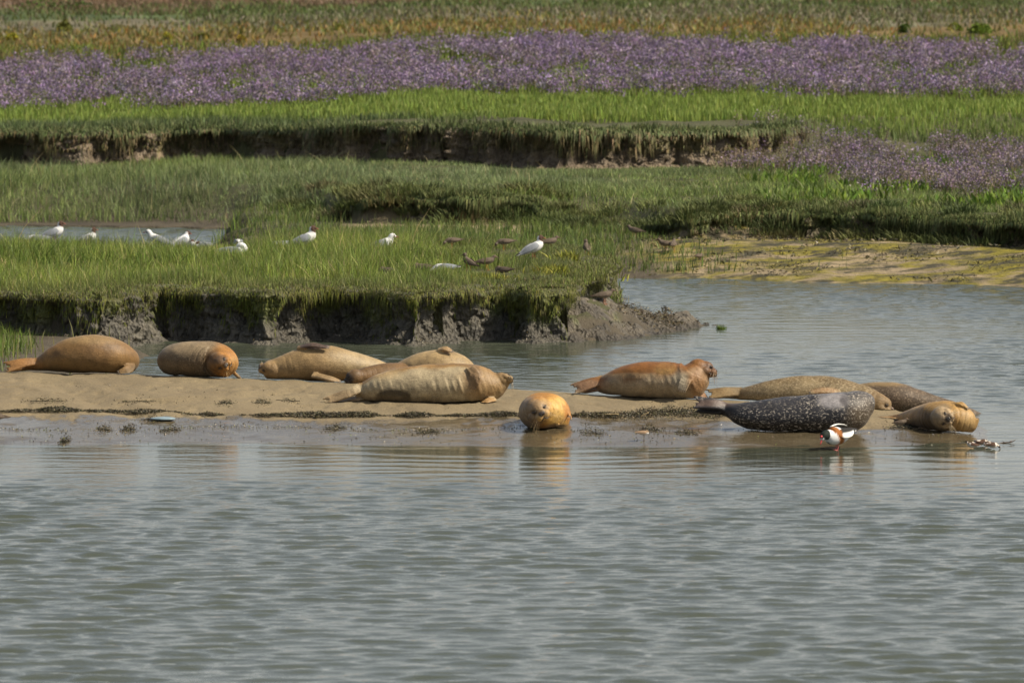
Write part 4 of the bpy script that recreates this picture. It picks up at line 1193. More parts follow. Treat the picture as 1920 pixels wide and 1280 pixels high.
# 1 leftmost, tail towards the left
d = Dsand(140, 699, .14)
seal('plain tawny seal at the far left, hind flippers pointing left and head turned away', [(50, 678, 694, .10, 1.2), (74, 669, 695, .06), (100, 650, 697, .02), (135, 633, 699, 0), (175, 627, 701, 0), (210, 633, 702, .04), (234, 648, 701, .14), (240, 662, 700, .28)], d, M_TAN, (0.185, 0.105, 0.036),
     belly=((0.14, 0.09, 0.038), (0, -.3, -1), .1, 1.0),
     paint=[(195, 662, 50, 24, (0.16, 0.09, 0.035), .6, .5), (40, 684, 40, 14, (0.30, 0.15, 0.05), .8, .5), (180, 634, 60, 10, (0.30, 0.21, 0.10), .5, .6), (226, 676, 18, 20, (0.27, 0.16, 0.06), .6, .5)],
     hind=[dict(p=[(70, 678, .02), (45, 680, -.02), (22, 686, -.03)], w=[8, 11, 11], n=(0, -.8, .6)), dict(p=[(70, 688, .08), (48, 690, .1), (26, 692, .1)], w=[6, 7, 7], n=(0, -.3, 1))],
     fore=[dict(p=[(247, 683, .02), (240, 693, -.12), (226, 699, -.16)], w=[8, 10, 7], n=(.3, -.6, .7))], spots=.25)
# 2 curled, orange face
d = Dsand(370, 707, .18)
seal('plump seal with rust orange face, curled up facing the camera, second from the left', [(336, 652, 702, .30), (328, 646, 705, .18), (345, 641, 707, .06), (375, 639, 709, -.02), (402, 641, 711, -.06), (414, 650, 710, -.16), (415, 660, 706, -.24)], d, M_SPOT, (0.125, 0.085, 0.045), wf=1.15,
     paint=[(420, 678, 27, 37, (0.33, 0.145, 0.028), .92, .35), (398, 668, 12, 11, (0.09, 0.05, 0.022), .85, .5), (415, 674, 9, 8, (0.07, 0.045, 0.028), .8, .5), (340, 650, 60, 14, (0.32, 0.24, 0.14), .6, .6), (365, 690, 45, 16, (0.10, 0.065, 0.035), .55, .5), (438, 690, 10, 22, (0.40, 0.22, 0.07), .6, .5)],
     head=dict(c=(410, 679, -.24), r=21, folds=.004, fwd=(.50, -.85, -.12), up=(-.80, -.45, .40), wc=(.6, .42, .2), nose=(.16, .13, .10)),
     fore=[dict(p=[(436, 694, -.1), (443, 703, -.06), (449, 707, -.04)], w=[7, 6, 4], n=(0, -.4, 1))], spots=.3, spot_paint=[(416, 680, 30, 34, 0.0)])
# 3 on its side, head left
d = Dsand(560, 713, .16)
seal('sandy seal lying on its side, nose to the left and dark flipper folded on top', [(502, 677, 712, -.02), (520, 670, 713, 0), (548, 659, 714, 0), (580, 649, 715, .02), (615, 647, 715, .04), (650, 656, 715, .08), (690, 668, 715, .14), (722, 680, 714, .2), (750, 692, 712, .26)], d, M_TAN, TAN2,
     belly=((0.25, 0.17, 0.085), (0, -.2, -1), .0, .9),
     paint=[(500, 690, 26, 22, (0.23, 0.145, 0.065), .7, .5), (588, 648, 30, 6, (0.07, 0.045, 0.035), .95, .15), (680, 675, 60, 20, (0.38, 0.30, 0.17), .5, .6)],
     head=dict(c=(514, 693, -.04), r=18.5, fwd=(-1, -.12, .22), up=(.05, -.85, .5), snout=1.0, nose=(.08, .06, .045)),
     fore=[dict(p=[(560, 652, -.02), (585, 647, -.09), (612, 651, -.11)], w=[6, 7, 4], n=(0.1, -.5, .9)), dict(p=[(588, 703, -.16), (610, 708, -.22), (634, 714, -.22)], w=[9, 8, 5], n=(0, -.5, 1))], spots=.35)
# 4 dark-faced head behind the front seal
d = Dsand(655, 722, .22)
seal('brown seal with a black muzzle, peering out behind the pale seal lying in front', [(668, 694, 722, -.05), (690, 687, 724, .0), (720, 681, 728, .06), (755, 679, 732, .12), (800, 681, 736, .16), (840, 688, 738, .2), (880, 700, 738, .24)], d, M_TAN, (0.17, 0.098, 0.04),
     paint=[(650, 712, 15, 14, (0.022, 0.018, 0.016), .95, .3), (672, 705, 12, 14, (0.10, 0.065, 0.035), .6, .5)],
     head=dict(c=(666, 706, -.08), r=15.5, fwd=(-.92, -.30, -.28), up=(-.15, -.35, .9), nose=(.012, .01, .01), wc=(.6, .52, .4), snout=.85), spots=.2)
d4 = d
# 4b pale back with a flipper on top
d = Dsand(800, 722, .05)
d = min(d4 + .62, float(np.interp(at_y(800, 720, d)[0], *SC)) + .35)
seal('pale sandy seal mostly hidden behind the others, one small flipper lying on its back', [(735, 688, 722, .1), (760, 674, 726, .08), (790, 661, 730, .04), (822, 655, 733, 0), (848, 659, 733, .0), (866, 670, 732, .05), (874, 684, 728, .1)], d, M_TAN, (0.30, 0.21, 0.10),
     fore=[dict(p=[(822, 656, -.06), (834, 654, -.10), (845, 658, -.12)], w=[5, 6, 4], n=(0, -.6, .8))],
     paint=[(836, 656, 14, 6, (0.30, 0.19, 0.09), .8, .3)], spots=.2)
# 5 the long pale seal in front
d = Dsand(790, 757, .17)
seal('long pale bellied seal in front, belly towards the camera, snout raised right', [(672, 722, 748, .04, .9), (692, 711, 753, .02), (720, 697, 757, 0), (760, 688, 759, 0), (805, 683, 760, 0), (850, 681, 760, 0), (885, 682, 759, 0), (908, 687, 757, .0), (926, 693, 749, .0), (940, 698, 736, 0), (949, 702, 724, -.01)], d, M_TAN, (0.24, 0.14, 0.048),
     belly=((0.36, 0.29, 0.175), (0, -1, -.12), .2, .7),
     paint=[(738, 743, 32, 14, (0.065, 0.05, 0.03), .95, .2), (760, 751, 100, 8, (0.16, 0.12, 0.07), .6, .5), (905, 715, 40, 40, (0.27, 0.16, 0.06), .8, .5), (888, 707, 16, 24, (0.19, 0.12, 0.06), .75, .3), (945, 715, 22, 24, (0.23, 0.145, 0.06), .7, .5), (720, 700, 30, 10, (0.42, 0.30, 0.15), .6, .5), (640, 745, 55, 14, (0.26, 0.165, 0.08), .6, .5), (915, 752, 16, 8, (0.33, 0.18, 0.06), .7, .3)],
     head=dict(c=(939, 711, -.03), r=14.5, fwd=(.97, -.12, .10), up=(.05, .85, .5), nose=(.12, .09, .06), wc=(.4, .32, .2), snout=1.05),
     fore=[dict(p=[(881, 692, -.15), (891, 706, -.20), (886, 724, -.20)], w=[10, 12, 9], n=(-.2, -1, .2), t=.014), dict(p=[(926, 748, -.12), (915, 752, -.2), (906, 757, -.22)], w=[7, 7, 5], n=(0, -.5, .9))],
     hind=[dict(p=[(680, 726, -.02), (655, 736, -.06), (622, 748, -.06)], w=[11, 9, 6], n=(.3, -.8, .6)), dict(p=[(684, 744, .02), (660, 749, 0), (636, 752, 0)], w=[8, 7, 7], n=(.0, -.4, 1))], spots=.3, wrinkle=.009)
# 6 round orange seal facing the camera
d = Dsand(1018, 806, .22)
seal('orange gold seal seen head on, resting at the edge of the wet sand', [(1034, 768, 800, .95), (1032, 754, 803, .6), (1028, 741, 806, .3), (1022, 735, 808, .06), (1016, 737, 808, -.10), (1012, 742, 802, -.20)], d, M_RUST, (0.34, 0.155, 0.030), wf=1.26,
     belly=((0.50, 0.29, 0.07), (.8, -.5, -.1), .25, .9),
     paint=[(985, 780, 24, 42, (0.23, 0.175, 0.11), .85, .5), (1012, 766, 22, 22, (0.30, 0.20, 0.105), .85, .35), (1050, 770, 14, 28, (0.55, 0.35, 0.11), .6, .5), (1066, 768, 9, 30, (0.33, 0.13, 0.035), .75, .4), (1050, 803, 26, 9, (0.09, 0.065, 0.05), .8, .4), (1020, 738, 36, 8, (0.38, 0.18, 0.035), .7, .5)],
     head=dict(c=(1008, 766, -.24), r=26.5, folds=.005, fwd=(.20, -.95, -.16), up=(-.46, -.05, .88), nose=(.05, .035, .025), wc=(.7, .5, .25)),
     fore=[dict(p=[(1044, 750, .04), (1061, 762, -.02), (1069, 782, -.06)], w=[8, 8, 6], n=(.9, -.1, .5)), dict(p=[(1040, 802, -.14), (1056, 798, -.18), (1066, 784, -.18)], w=[8, 8, 5], n=(.7, -.6, -.3))], spots=.15)
# 7 rusty seal with raised head
d = Dsand(1210, 748, .16)
seal('rusty brown seal with its head raised to the right and a grey belly patch', [(1122, 710, 735, .22, .9), (1140, 699, 740, .16), (1170, 686, 745, .08), (1210, 678, 748, 0), (1250, 678, 750, -.04), (1274, 681, 752, -.08), (1290, 677, 751, -.10), (1302, 673, 738, -.11), (1309, 671, 722, -.11)], d, M_RUST, RUST,
     belly=((0.29, 0.225, 0.14), (0, -.75, -.65), .3, .85),
     paint=[(1248, 692, 22, 12, (0.25, 0.145, 0.045), .8, .25), (1275, 715, 16, 22, (0.34, 0.29, 0.20), .8, .4), (1308, 715, 18, 34, (0.25, 0.125, 0.045), .8, .5), (1334, 690, 16, 18, (0.12, 0.065, 0.035), .8, .4), (1105, 722, 34, 14, (0.22, 0.10, 0.045), .7, .5), (1170, 704, 70, 5, (0.36, 0.26, 0.14), .5, .5), (1215, 684, 90, 8, (0.22, 0.085, 0.02), .5, .5)],
     head=dict(c=(1309, 692, -.11), r=21, fwd=(.95, -.12, -.08), up=(.2, .25, .95), nose=(.10, .06, .04), wc=(.4, .3, .2), snout=1.12),
     fore=[dict(p=[(1290, 702, -.22), (1284, 716, -.30), (1279, 730, -.32)], w=[11, 12, 9], n=(-.35, -1, .1), t=.014), dict(p=[(1306, 733, .0), (1316, 741, .0), (1324, 749, .0)], w=[9, 9, 6], n=(.6, -.7, .5))],
     hind=[dict(p=[(1130, 712, .14), (1110, 718, .12), (1086, 726, .12)], w=[11, 11, 10], n=(.2, -.8, .6)), dict(p=[(1132, 727, .18), (1112, 730, .18), (1092, 733, .2)], w=[7, 7, 7], n=(0, -.4, 1))], spots=.3, wrinkle=.006)
# 8 spotted brown seal behind the black one
d = Dsand(1450, 757, .2)
seal('spotted brown seal behind the black one, sleeping face showing to its right', [(1384, 730, 752, .12, .9), (1402, 724, 757, .08), (1440, 714, 762, .02), (1485, 706, 765, 0), (1530, 704, 768, 0), (1570, 708, 772, -.02), (1604, 718, 778, -.04), (1628, 727, 785, -.08), (1642, 734, 784, -.11)], d, M_SPOT, (0.13, 0.088, 0.038),
     belly=((0.22, 0.165, 0.085), (0, -1, -.3), .2, .9),
     paint=[(1655, 757, 26, 30, (0.20, 0.125, 0.055), .7, .5), (1360, 740, 36, 14, (0.23, 0.15, 0.065), .7, .5), (1652, 778, 20, 8, (0.33, 0.24, 0.12), .6, .5), (1545, 733, 26, 7, (0.30, 0.17, 0.08), .7, .3)],
     head=dict(c=(1645, 757, -.12), r=23, fwd=(.90, -.36, -.30), up=(.25, -.05, .95), nose=(.14, .09, .05), wc=(.7, .62, .45), snout=.85),
     fore=[dict(p=[(1574, 734, -.24), (1545, 733, -.28), (1522, 736, -.28)], w=[7, 7, 4], n=(0, -.6, .8))],
     hind=[dict(p=[(1390, 734, .08), (1365, 735, .06), (1338, 738, .06)], w=[10, 11, 10], n=(0, -.8, .6)), dict(p=[(1390, 746, .1), (1362, 747, .1), (1334, 749, .12)], w=[6, 7, 6], n=(0, -.4, 1))], spots=1.0, spot_paint=[(1658, 758, 26, 30, .25), (1355, 740, 40, 16, .1)])
d8 = d
# 9 dark spotted seal behind, to the right
seal('dark brown finely spotted seal, farthest back of the right hand cluster', [(1600, 722, 772, .10), (1640, 716, 776, .05), (1680, 717, 780, 0), (1715, 728, 780, -.02), (1750, 740, 778, -.04), (1780, 749, 774, -.06), (1800, 757, 771, -.08)], d8 + .42, M_SPOTD, (0.085, 0.058, 0.034),
     paint=[(1640, 718, 60, 6, (0.30, 0.20, 0.08), .6, .5)], spots=1.0,
     hind=[dict(p=[(1792, 761, -.06), (1812, 768, -.04), (1830, 776, 0)], w=[7, 8, 7], n=(0, -.6, .8))])
# 10 black speckled seal
d = Dsand(1500, 812, .19)
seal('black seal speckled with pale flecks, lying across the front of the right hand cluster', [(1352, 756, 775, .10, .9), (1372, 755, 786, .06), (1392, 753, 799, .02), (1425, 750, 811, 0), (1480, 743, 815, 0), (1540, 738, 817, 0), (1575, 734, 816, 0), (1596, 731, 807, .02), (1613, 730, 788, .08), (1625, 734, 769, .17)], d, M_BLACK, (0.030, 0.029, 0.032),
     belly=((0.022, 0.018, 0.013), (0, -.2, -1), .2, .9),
     paint=[(1562, 750, 26, 14, (0.46, 0.43, 0.42), .62, .5), (1582, 750, 8, 9, (0.10, 0.09, 0.09), .8, .4), (1612, 790, 26, 30, (0.085, 0.06, 0.035), .6, .5), (1620, 735, 30, 12, (0.09, 0.09, 0.095), .5, .6), (1620, 765, 24, 30, (0.10, 0.075, 0.045), .5, .5), (1330, 755, 40, 7, (0.16, 0.10, 0.07), .5, .5)],
     hind=[dict(p=[(1362, 764, .06), (1340, 757, .02), (1315, 755, .02)], w=[11, 12, 11], n=(.1, -.8, .6), t=.02), dict(p=[(1366, 772, .1), (1345, 768, .08), (1318, 765, .08)], w=[8, 9, 8], n=(.1, -.9, .4), t=.02)],
     spots=1.0, spot_paint=[(1345, 762, 45, 20, .0), (1440, 755, 60, 14, .35), (1566, 750, 28, 14, .0)])
# 11 tan seal at the right, facing the camera
d = Dsand(1775, 811, .2)
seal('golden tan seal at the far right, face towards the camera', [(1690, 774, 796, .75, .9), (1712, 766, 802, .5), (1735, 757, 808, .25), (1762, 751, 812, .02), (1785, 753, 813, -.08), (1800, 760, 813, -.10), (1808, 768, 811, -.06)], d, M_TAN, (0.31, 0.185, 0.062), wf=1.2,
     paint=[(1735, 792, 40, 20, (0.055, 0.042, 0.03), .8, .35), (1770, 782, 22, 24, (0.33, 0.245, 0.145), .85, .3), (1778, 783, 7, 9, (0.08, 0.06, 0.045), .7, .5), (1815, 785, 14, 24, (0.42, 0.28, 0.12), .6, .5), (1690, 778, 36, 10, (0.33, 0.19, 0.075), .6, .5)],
     head=dict(c=(1765, 782, -.20), r=22, folds=.004, fwd=(.36, -.92, -.05), up=(-.90, -.33, .15), nose=(.05, .04, .03), wc=(.75, .62, .4)),
     fore=[dict(p=[(1788, 758, -.14), (1802, 757, -.17), (1812, 763, -.18)], w=[5, 5, 3], t=.010, n=(.2, -.6, .8)), dict(p=[(1808, 809, -.10), (1823, 803, -.14), (1831, 787, -.14)], w=[7, 7, 5], n=(.6, -.6, .3))],
     hind=[dict(p=[(1696, 780, .72), (1682, 783, .8), (1668, 786, .86)], w=[8, 7, 6], n=(0, -.8, .6)), dict(p=[(1698, 788, .74), (1680, 789, .8), (1662, 786, .84)], w=[6, 7, 6], n=(0, -.4, 1))], spots=.2)
# ------------------------------------------------------------------ birds
m_feather = plain_mat('feathers', 0.75, 0.2, 45, 0.12)
m_mottled = plain_mat('mottled_feathers', 0.8, 0.2, 110, 0.55)
m_bill = plain_mat('bill_and_legs', 0.45, 0.4)
POSE = {   # neck and head relative to the body centre: (x, dz, ry, rz), lengths in body lengths
    'stand': [(.19, .035, .12, .13), (.255, .11, .082, .088), (.29, .185, .076, .08), (.335, .20, .060, .064), (.372, .19, .032, .036)],
    'low': [(.20, .03, .115, .12), (.27, .08, .075, .08), (.33, .125, .070, .072), (.375, .13, .056, .058), (.41, .12, .03, .032)],
    'graze': [(.21, .0, .11, .12), (.31, -.03, .07, .07), (.39, -.10, .066, .066), (.425, -.145, .052, .052), (.45, -.18, .03, .03)],
    'preen': [(.20, .03, .12, .12), (.235, .10, .085, .085), (.19, .165, .075, .075), (.12, .165, .066, .066), (.05, .135, .035, .035)],
    'tuck': [(.20, .0, .13, .12), (.22, .055, .10, .09), (.18, .10, .08, .07)]}
def bird(name, label, cat, group, u, v, head, L, pose, legl, colf, wingf, billc, bill, legc, mat, sit=False, z=None, tailup=0.0, billdown=0.0, fat=1.0, pitch=None):
    g = ground_at(u, v, 56.0, 130.0, .02) if z is None else at_z(u, v, z)
    root = empty(name, g, math.radians(head))
    tag(root, label, cat, group)
    zc = (0.19 if sit else legl + 0.125)
    sp = [(-.54, .03 + tailup, .05, .014), (-.40, .025 + tailup * .8, .075, .035), (-.25, .012 + tailup * .4, .105 * fat, .085 * fat), (-.08, 0, .135 * fat, .125 * fat), (.08, 0, .14 * fat, .135 * fat)] + POSE[pose]
    pt = math.radians({'stand': 22, 'low': 20 if name == 'gull' else 9}.get(pose, 0)) if pitch is None else math.radians(pitch)
    def rot(a, b_): return (a * math.cos(pt) - b_ * math.sin(pt), a * math.sin(pt) + b_ * math.cos(pt))
    pv = sp[-3][:2]; pr = rot(*pv)
    sp = [(*(rot(a, b_) if i_ < len(sp) - 2 else (pr[0] + a - pv[0], pr[1] + b_ - pv[1])), c_, d_) for i_, (a, b_, c_, d_) in enumerate(sp)]
    sp = np.array([(a, 0, zc + b, c_, d_) for a, b, c_, d_ in sp]) * L
    V, Fc = loft(sp[:, :3], sp[:, 4], sp[:, 3], n=20, sub=5)
    hc = (sp[-3, :3] * .4 + sp[-2, :3] * .6) if pose != 'tuck' else sp[-1, :3]
    b = MB(); b.add(V, Fc, colf(V / L, hc / L, zc)); b.build('body', mat, root)
    for s_ in (-1, 1):
        w = MB()
        W, Wf = loft(np.array([(.17, .095 * s_ * fat, zc + .045), (.02, .135 * s_ * fat, zc + .05), (-.2, .115 * s_ * fat, zc + .05 + tailup * .3), (-.42, .055 * s_, zc + .045 + tailup), (-.60, .02 * s_, zc + .055 + tailup)]) * L, np.array([.018, .026, .022, .012, .004]) * L, np.array([.05, .095, .085, .045, .008]) * L, up=(0, s_, .45), n=14, sub=4)
        wc_ = wingf(W / L, zc)
        W = np.column_stack([W[:, 0] * math.cos(pt) - (W[:, 2] - zc * L) * math.sin(pt), W[:, 1], zc * L + W[:, 0] * math.sin(pt) + (W[:, 2] - zc * L) * math.cos(pt)])
        w.add(W, Wf, wc_); w.build('wing', mat, root)
    if pose != 'tuck':
        T = norm(sp[-1, :3] - sp[-2, :3]); T[2] -= billdown; T = norm(T)
        p0 = sp[-1, :3]
        b = MB(); b.add(*tube([p0, p0 + T * bill * .5 * L, p0 + T * bill * L - np.array([0, 0, .008 * L])], np.array([.024, .016, .005]) * L, 8, 3), c=billc); b.build('bill', m_bill, root)
        for s_ in (-1, 1):
            b = MB(); e = hc + np.array([.02 * (1 if T[0] > 0 else -1), .055 * s_, .018]) * L
            b.add(*ellipsoid(e, np.eye(3), np.array([.012, .01, .012]) * L, 8, 6), c=(.01, .01, .01)); b.build('eye', m_bill, root)
    if not sit:
        for s_ in (-1, 1):
            b = MB(); x0 = .02 + .05 * s_
            b.add(*tube(np.array([(x0 + .01, .055 * s_, zc - .09), (x0 - .015, .055 * s_, legl * .55), (x0, .055 * s_, 0.0)]) * L, np.array([.02, .011, .010]) * L, 6, 3), c=legc)
            for k in (-.5, 0, .5):
                b.add(*tube(np.array([(x0, .055 * s_, .006), (x0 + .08 * math.cos(k), .055 * s_ + .08 * math.sin(k), .004)]) * L, np.array([.008, .004]) * L, 5, 1), c=legc)
            b.build('leg', m_bill, root)
    return root
WHITE = (.64, .64, .63)
def gull_col(hood):
    def f(V, hc, zc):
        C = np.tile(np.array(WHITE), (len(V), 1))
        d = np.linalg.norm((V - hc - np.array([.012, 0, -.012])) * [1, 1, .9], axis=1)
        if hood == 'brown': C[(d < .115) & (V[:, 0] > hc[0] - .08)] = (.07, .038, .025)
        if hood == 'spot': C[(d < .06) & (np.abs(V[:, 1]) > .03)] = (.12, .10, .09)
        return C
    return f
def gull_wing(V, zc):
    C = np.tile(np.array([.20, .215, .235]), (len(V), 1))
    C[V[:, 0] > .16] = (.72, .72, .71)
    C[V[:, 0] < -.43] = (.03, .03, .03)
    return C
def gull(u, v, head, pose, label, hood='brown', sit=False, L=.41, tu=0.0):
    L *= 1.18
    bird('gull', label, 'gull', 'black headed gulls in the island grass', u, v, head, L, pose, .20, gull_col(hood), gull_wing, (.22, .05, .03), .10, (.25, .05, .03), m_feather, sit, tailup=tu)
gull(101, 457, 12, 'stand', 'brown hooded gull standing tall at the far left of the grass, facing right')
gull(70, 461, 170, 'graze', 'gull with head down, only its white back showing below the leftmost hooded gull', 'brown', True)
gull(163, 460, 20, 'stand', 'brown hooded gull sitting upright in front of the pond, second hooded head from the left', sit=True, L=.40)
gull(296, 462, 172, 'low', 'white headed gull with dark cheek spot, sitting and facing left by the pond', 'spot', True, .42)
gull(340, 465, 50, 'low', 'brown hooded gull sitting low, right end of the pond, looking right', sit=True, L=.42)
gull(362, 467, 265, 'tuck', 'white gull with tucked head, pressed against the low sitting hooded gull', sit=True, L=.34)
gull(380, 469, 180, 'tuck', 'white gull back barely showing above the grass, right of the pond end', sit=True, L=.30)
gull(440, 487, 2, 'preen', 'grey winged gull preening its back, nearest gull in the left grass', 'none', True, .42)
gull(447, 467, 95, 'graze', 'small white gull speck in the grass behind the preening gull', 'none', True, .34)
gull(522, 474, 235, 'graze', 'gull with head buried in grass, rounded white back showing', 'none', True, .38, .05)
gull(572, 472, 14, 'stand', 'brown hooded gull with upright neck in the middle of the grass')
gull(716, 473, 10, 'low', 'sitting gull with pale speckled head and red bill, middle of the island', 'spot', True)
gull(832, 513, 185, 'graze', 'white gull lying flat in grass between two redshanks', 'none', True, .31)
gull(1000, 486, 18, 'stand', 'brown hooded gull standing fully in view on short turf at the right', tu=-.05, L=.37)
def shank_col(V, hc, zc):
    C = np.tile(np.array([.125, .098, .073]), (len(V), 1))
    low = S(((zc - .01) - V[:, 2]) / .07)[:, None] * S((V[:, 0] + .5) / .2)[:, None]
    C = lerp(C, np.array([.30, .25, .19]), low * .85)
    C[np.linalg.norm(V - hc, axis=1) < .08] = (.12, .085, .06)
    return C
def shank_wing(V, zc):
    C = np.tile(np.array([.115, .088, .064]), (len(V), 1)); C[V[:, 0] < -.4] = (.07, .05, .035); return C
def shank(u, v, head, pose, label, sit=False, L=.26, tu=0.0):
    L *= 1.12
    return bird('redshank', label, 'wader', 'brown waders on the marsh island', u, v, head, L, pose, .26, shank_col, shank_wing, (.10, .05, .03), .17, (.45, .12, .02), m_mottled, sit, tailup=tu, billdown=.1)
shank(790, 511, 170, 'tuck', 'brown wader crouching head to the left, leftmost large one near the bank edge', True, .29)
shank(879, 508, 140, 'stand', 'upright slim wader with its back to the camera')
shank(913, 507, 12, 'low', 'brown wader with orange leg, standing in profile facing right')
shank(848, 466, 200, 'graze', 'brown wader feeding head down behind the flat white gull', L=.24)
shank(946, 469, 195, 'graze', 'brown wader feeding head down, just left of the standing white gull', L=.25)
shank(725, 517, 165, 'tuck', 'dark wader sunk in grass at the left, nearly hidden', True, .27)
shank(715, 521, 20, 'tuck', 'small pale breasted wader in grass beside the nearly hidden dark one', True, .18)
shank(942, 515, 150, 'tuck', 'mottled wader lying low at the bank edge under the standing gull', True, .26)
shank(1032, 468, 20, 'low', 'grey brown wader standing right behind the white standing gull', L=.25)
lone = shank(1136, 564, 15, 'low', 'lone wader on the mud at the right corner of the bank, against water', L=.26)
lone.location.x, lone.location.y = 1.07, 73.75
k_ = (int(round((lone.location.y - 71.8) / .03)), int(round((lone.location.x - .2) / .022)))
lone.location.z = float(pz_[k_]) - .003
shank(1100, 480, 100, 'stand', 'blurred wader standing upright on the mossy ground right of the gull')
shank(1190, 448, 150, 'low', 'blurred pinkish wader below the shaggy far bank', L=.27)
shank(1248, 472, 185, 'low', 'dark blurred wader left of two by the start of the beach')
shank(1262, 473, 80, 'low', 'pale blurred wader right of two by the start of the beach')
shank(1312, 487, 60, 'tuck', 'dark round wader on the weed pile at the beach', True, .22)
shank(-16, 803, 182, 'low', 'brown backed wader cut off by the left picture edge on wet sand', L=.27)
def plover_col(V, hc, zc):
    C = np.tile(np.array([.24, .165, .10]), (len(V), 1)); C[V[:, 2] < zc + .01] = (.62, .60, .56); C[V[:, 0] < -.35] = (.2, .14, .09); return C
def plover_wing(V, zc): return np.tile(np.array([.25, .17, .105]), (len(V), 1))
bird('plover', 'small white bellied plover on wet sand beside a seaweed clump', 'wader', None, 1207, 826, 20, .155, 'tuck', .35, plover_col, plover_wing, (.05, .04, .03), .12, (.14, .11, .08), m_feather)
bird('sandpiper', 'small grey brown wader on the seaweed pile right of the black seal', 'wader', None, 1690, 805, 10, .16, 'low', .3, shank_col, shank_wing, (.05, .04, .03), .15, (.14, .10, .06), m_mottled)
# shelduck
def duck_col(V, hc, zc):
    C = np.tile(np.array(WHITE), (len(V), 1))
    x, y, z = V[:, 0], V[:, 1], V[:, 2] - zc
    sl = x - .55 * z
    C[(sl > .02) & (sl < .17)] = (.28, .10, .022)
    C[(x < .04) & (z > .075) & (x > -.36)] = (.02, .02, .02)
    C[x < -.52] = (.03, .03, .03)
    C[np.linalg.norm(V - hc, axis=1) < .105] = (.012, .018, .014)
    C[(x > .335) & (z > -.02)] = (.012, .018, .014)
    C[(np.abs(y) < .03) & (z < -.1)] = (.05, .04, .035)
    return C
def duck_wing(V, zc):
    C = np.tile(np.array([.76, .75, .72]), (len(V), 1)); z = V[:, 2] - zc
    C[(z > .075) & (V[:, 0] < .10)] = (.022, .020, .018)
    C[V[:, 0] < -.38] = (.03, .03, .03)
    C[(V[:, 0] > .09)] = (.28, .10, .022)
    return C
POSE['duck'] = [(.21, .0, .135, .145), (.285, .03, .09, .10), (.36, .045, .078, .082), (.425, .02, .075, .078), (.47, -.015, .05, .05)]
r_ = bird('shelduck', 'shelduck with red bill, black head and chestnut band standing in the shallows', 'duck', None, 1570, 843, 232, .50, 'duck', .135, duck_col, duck_wing, (.42, .06, .06), .13, (.38, .10, .09), m_feather, z=-.005, tailup=.03, billdown=.55, fat=1.22)
b = MB()
b.add(*ellipsoid(np.array([.50, 0, .27]) * .5, np.eye(3), np.array([.03, .025, .03]) * .5, 10, 8), c=(.50, .045, .05)); b.build('bill_knob', m_bill, r_)
b = MB()
b.add(*loft(np.array([(.16, -.03, .435), (-.02, -.05, .455), (-.22, -.055, .44), (-.36, -.05, .415)]) * .5, np.array([.012, .016, .012, .004]) * .5, np.array([.03, .045, .04, .015]) * .5, up=(0, -.3, 1), n=12, sub=4), c=(.76, .75, .70)); b.build('raised_wing', m_feather, r_)
def duckling_col(ph):
    def f(V, hc, zc):
        C = np.tile(np.array([.62, .56, .48]), (len(V), 1))
        C[(V[:, 2] > zc + .03) & (np.sin(V[:, 0] * 15 + ph) > -.35)] = (.07, .04, .025)
        C[np.linalg.norm(V - hc - np.array([0, 0, .03]), axis=1) < .09] = (.05, .03, .02)
        return C
    return f
def duckling_wing(V, zc):
    C = np.tile(np.array([.08, .045, .03]), (len(V), 1)); C[V[:, 0] > .08] = (.6, .55, .48); return C
for u, v, hd, ps, lab in [(1822, 839, 185, 'low', 'brown and white striped duckling with dark head, left end of the huddle'), (1834, 836, 150, 'tuck', 'striped duckling second from the left in the huddle, resting'), (1843, 834, 20, 'tuck', 'striped duckling in the middle of the huddle, back highest'), (1853, 838, 200, 'tuck', 'striped duckling fourth from the left, leaning on its neighbour'), (1862, 840, 15, 'graze', 'striped duckling at the right end of the huddle, reaching down to the water')]:
    bird('duckling', lab, 'duckling', 'ducklings huddled at the tip of the sandbank', u, v, hd, .15, ps, .1, duckling_col(u), duckling_wing, (.06, .05, .05), .10, (.06, .05, .05), m_feather, True, z=.004, fat=1.35)

# ------------------------------------------------------------------ small things on the sand
def sand_at(u, v):
    u, v = np.atleast_1d(u).astype(float), np.atleast_1d(v).astype(float)
    D_ = np.stack([(u - 960) / F, CT - (v - 640) / F * ST, -ST - (v - 640) / F * CT], 1)
    z = np.full(len(u), .1)
    for _ in range(12):
        t = (z - CAMH) / D_[:, 2]
        z = .5 * z + .5 * np.clip(sand_h(D_[:, 0] * t, D_[:, 1] * t), -.1, .4)
    t = (z - CAMH) / D_[:, 2]
    return np.stack([D_[:, 0] * t, D_[:, 1] * t, z], 1)
# the wrack line and scattered scraps (stuff)
parts = []
us = np.arange(-280, 1365, 0.10)
den = 0.62 + 0.75 * fbm(us * .018, 3.0 + 0 * us, seed=490, oct=3) + np.where((us > 1130) & (us < 1350), .8, 0) + np.where(us < 270, .3, 0) + np.where(us > 440, .15, 0)
k = rng.random(len(us)) < den
us, den = np.repeat(us[k], 3), np.repeat(np.clip(den[k], 0, 1.4), 3)
WR = [(-300, 770), (0, 772), (100, 770), (250, 774), (330, 773), (360, 778), (600, 780), (800, 780), (960, 779), (1100, 781), (1180, 780), (1240, 775), (1320, 777), (1380, 780)]
vc = np.interp(us, [w[0] for w in WR], [w[1] for w in WR])
wd = np.where((us > 1150) & (us < 1350), 6.5, 2.6) * np.clip(den, .4, 1.2)
P = sand_at(us + rng.normal(0, 2, len(us)), vc + np.clip(rng.normal(0, .6, len(us)), -1.3, 1.3) * wd)
P[:, 2] = sand_h(P[:, 0], P[:, 1])
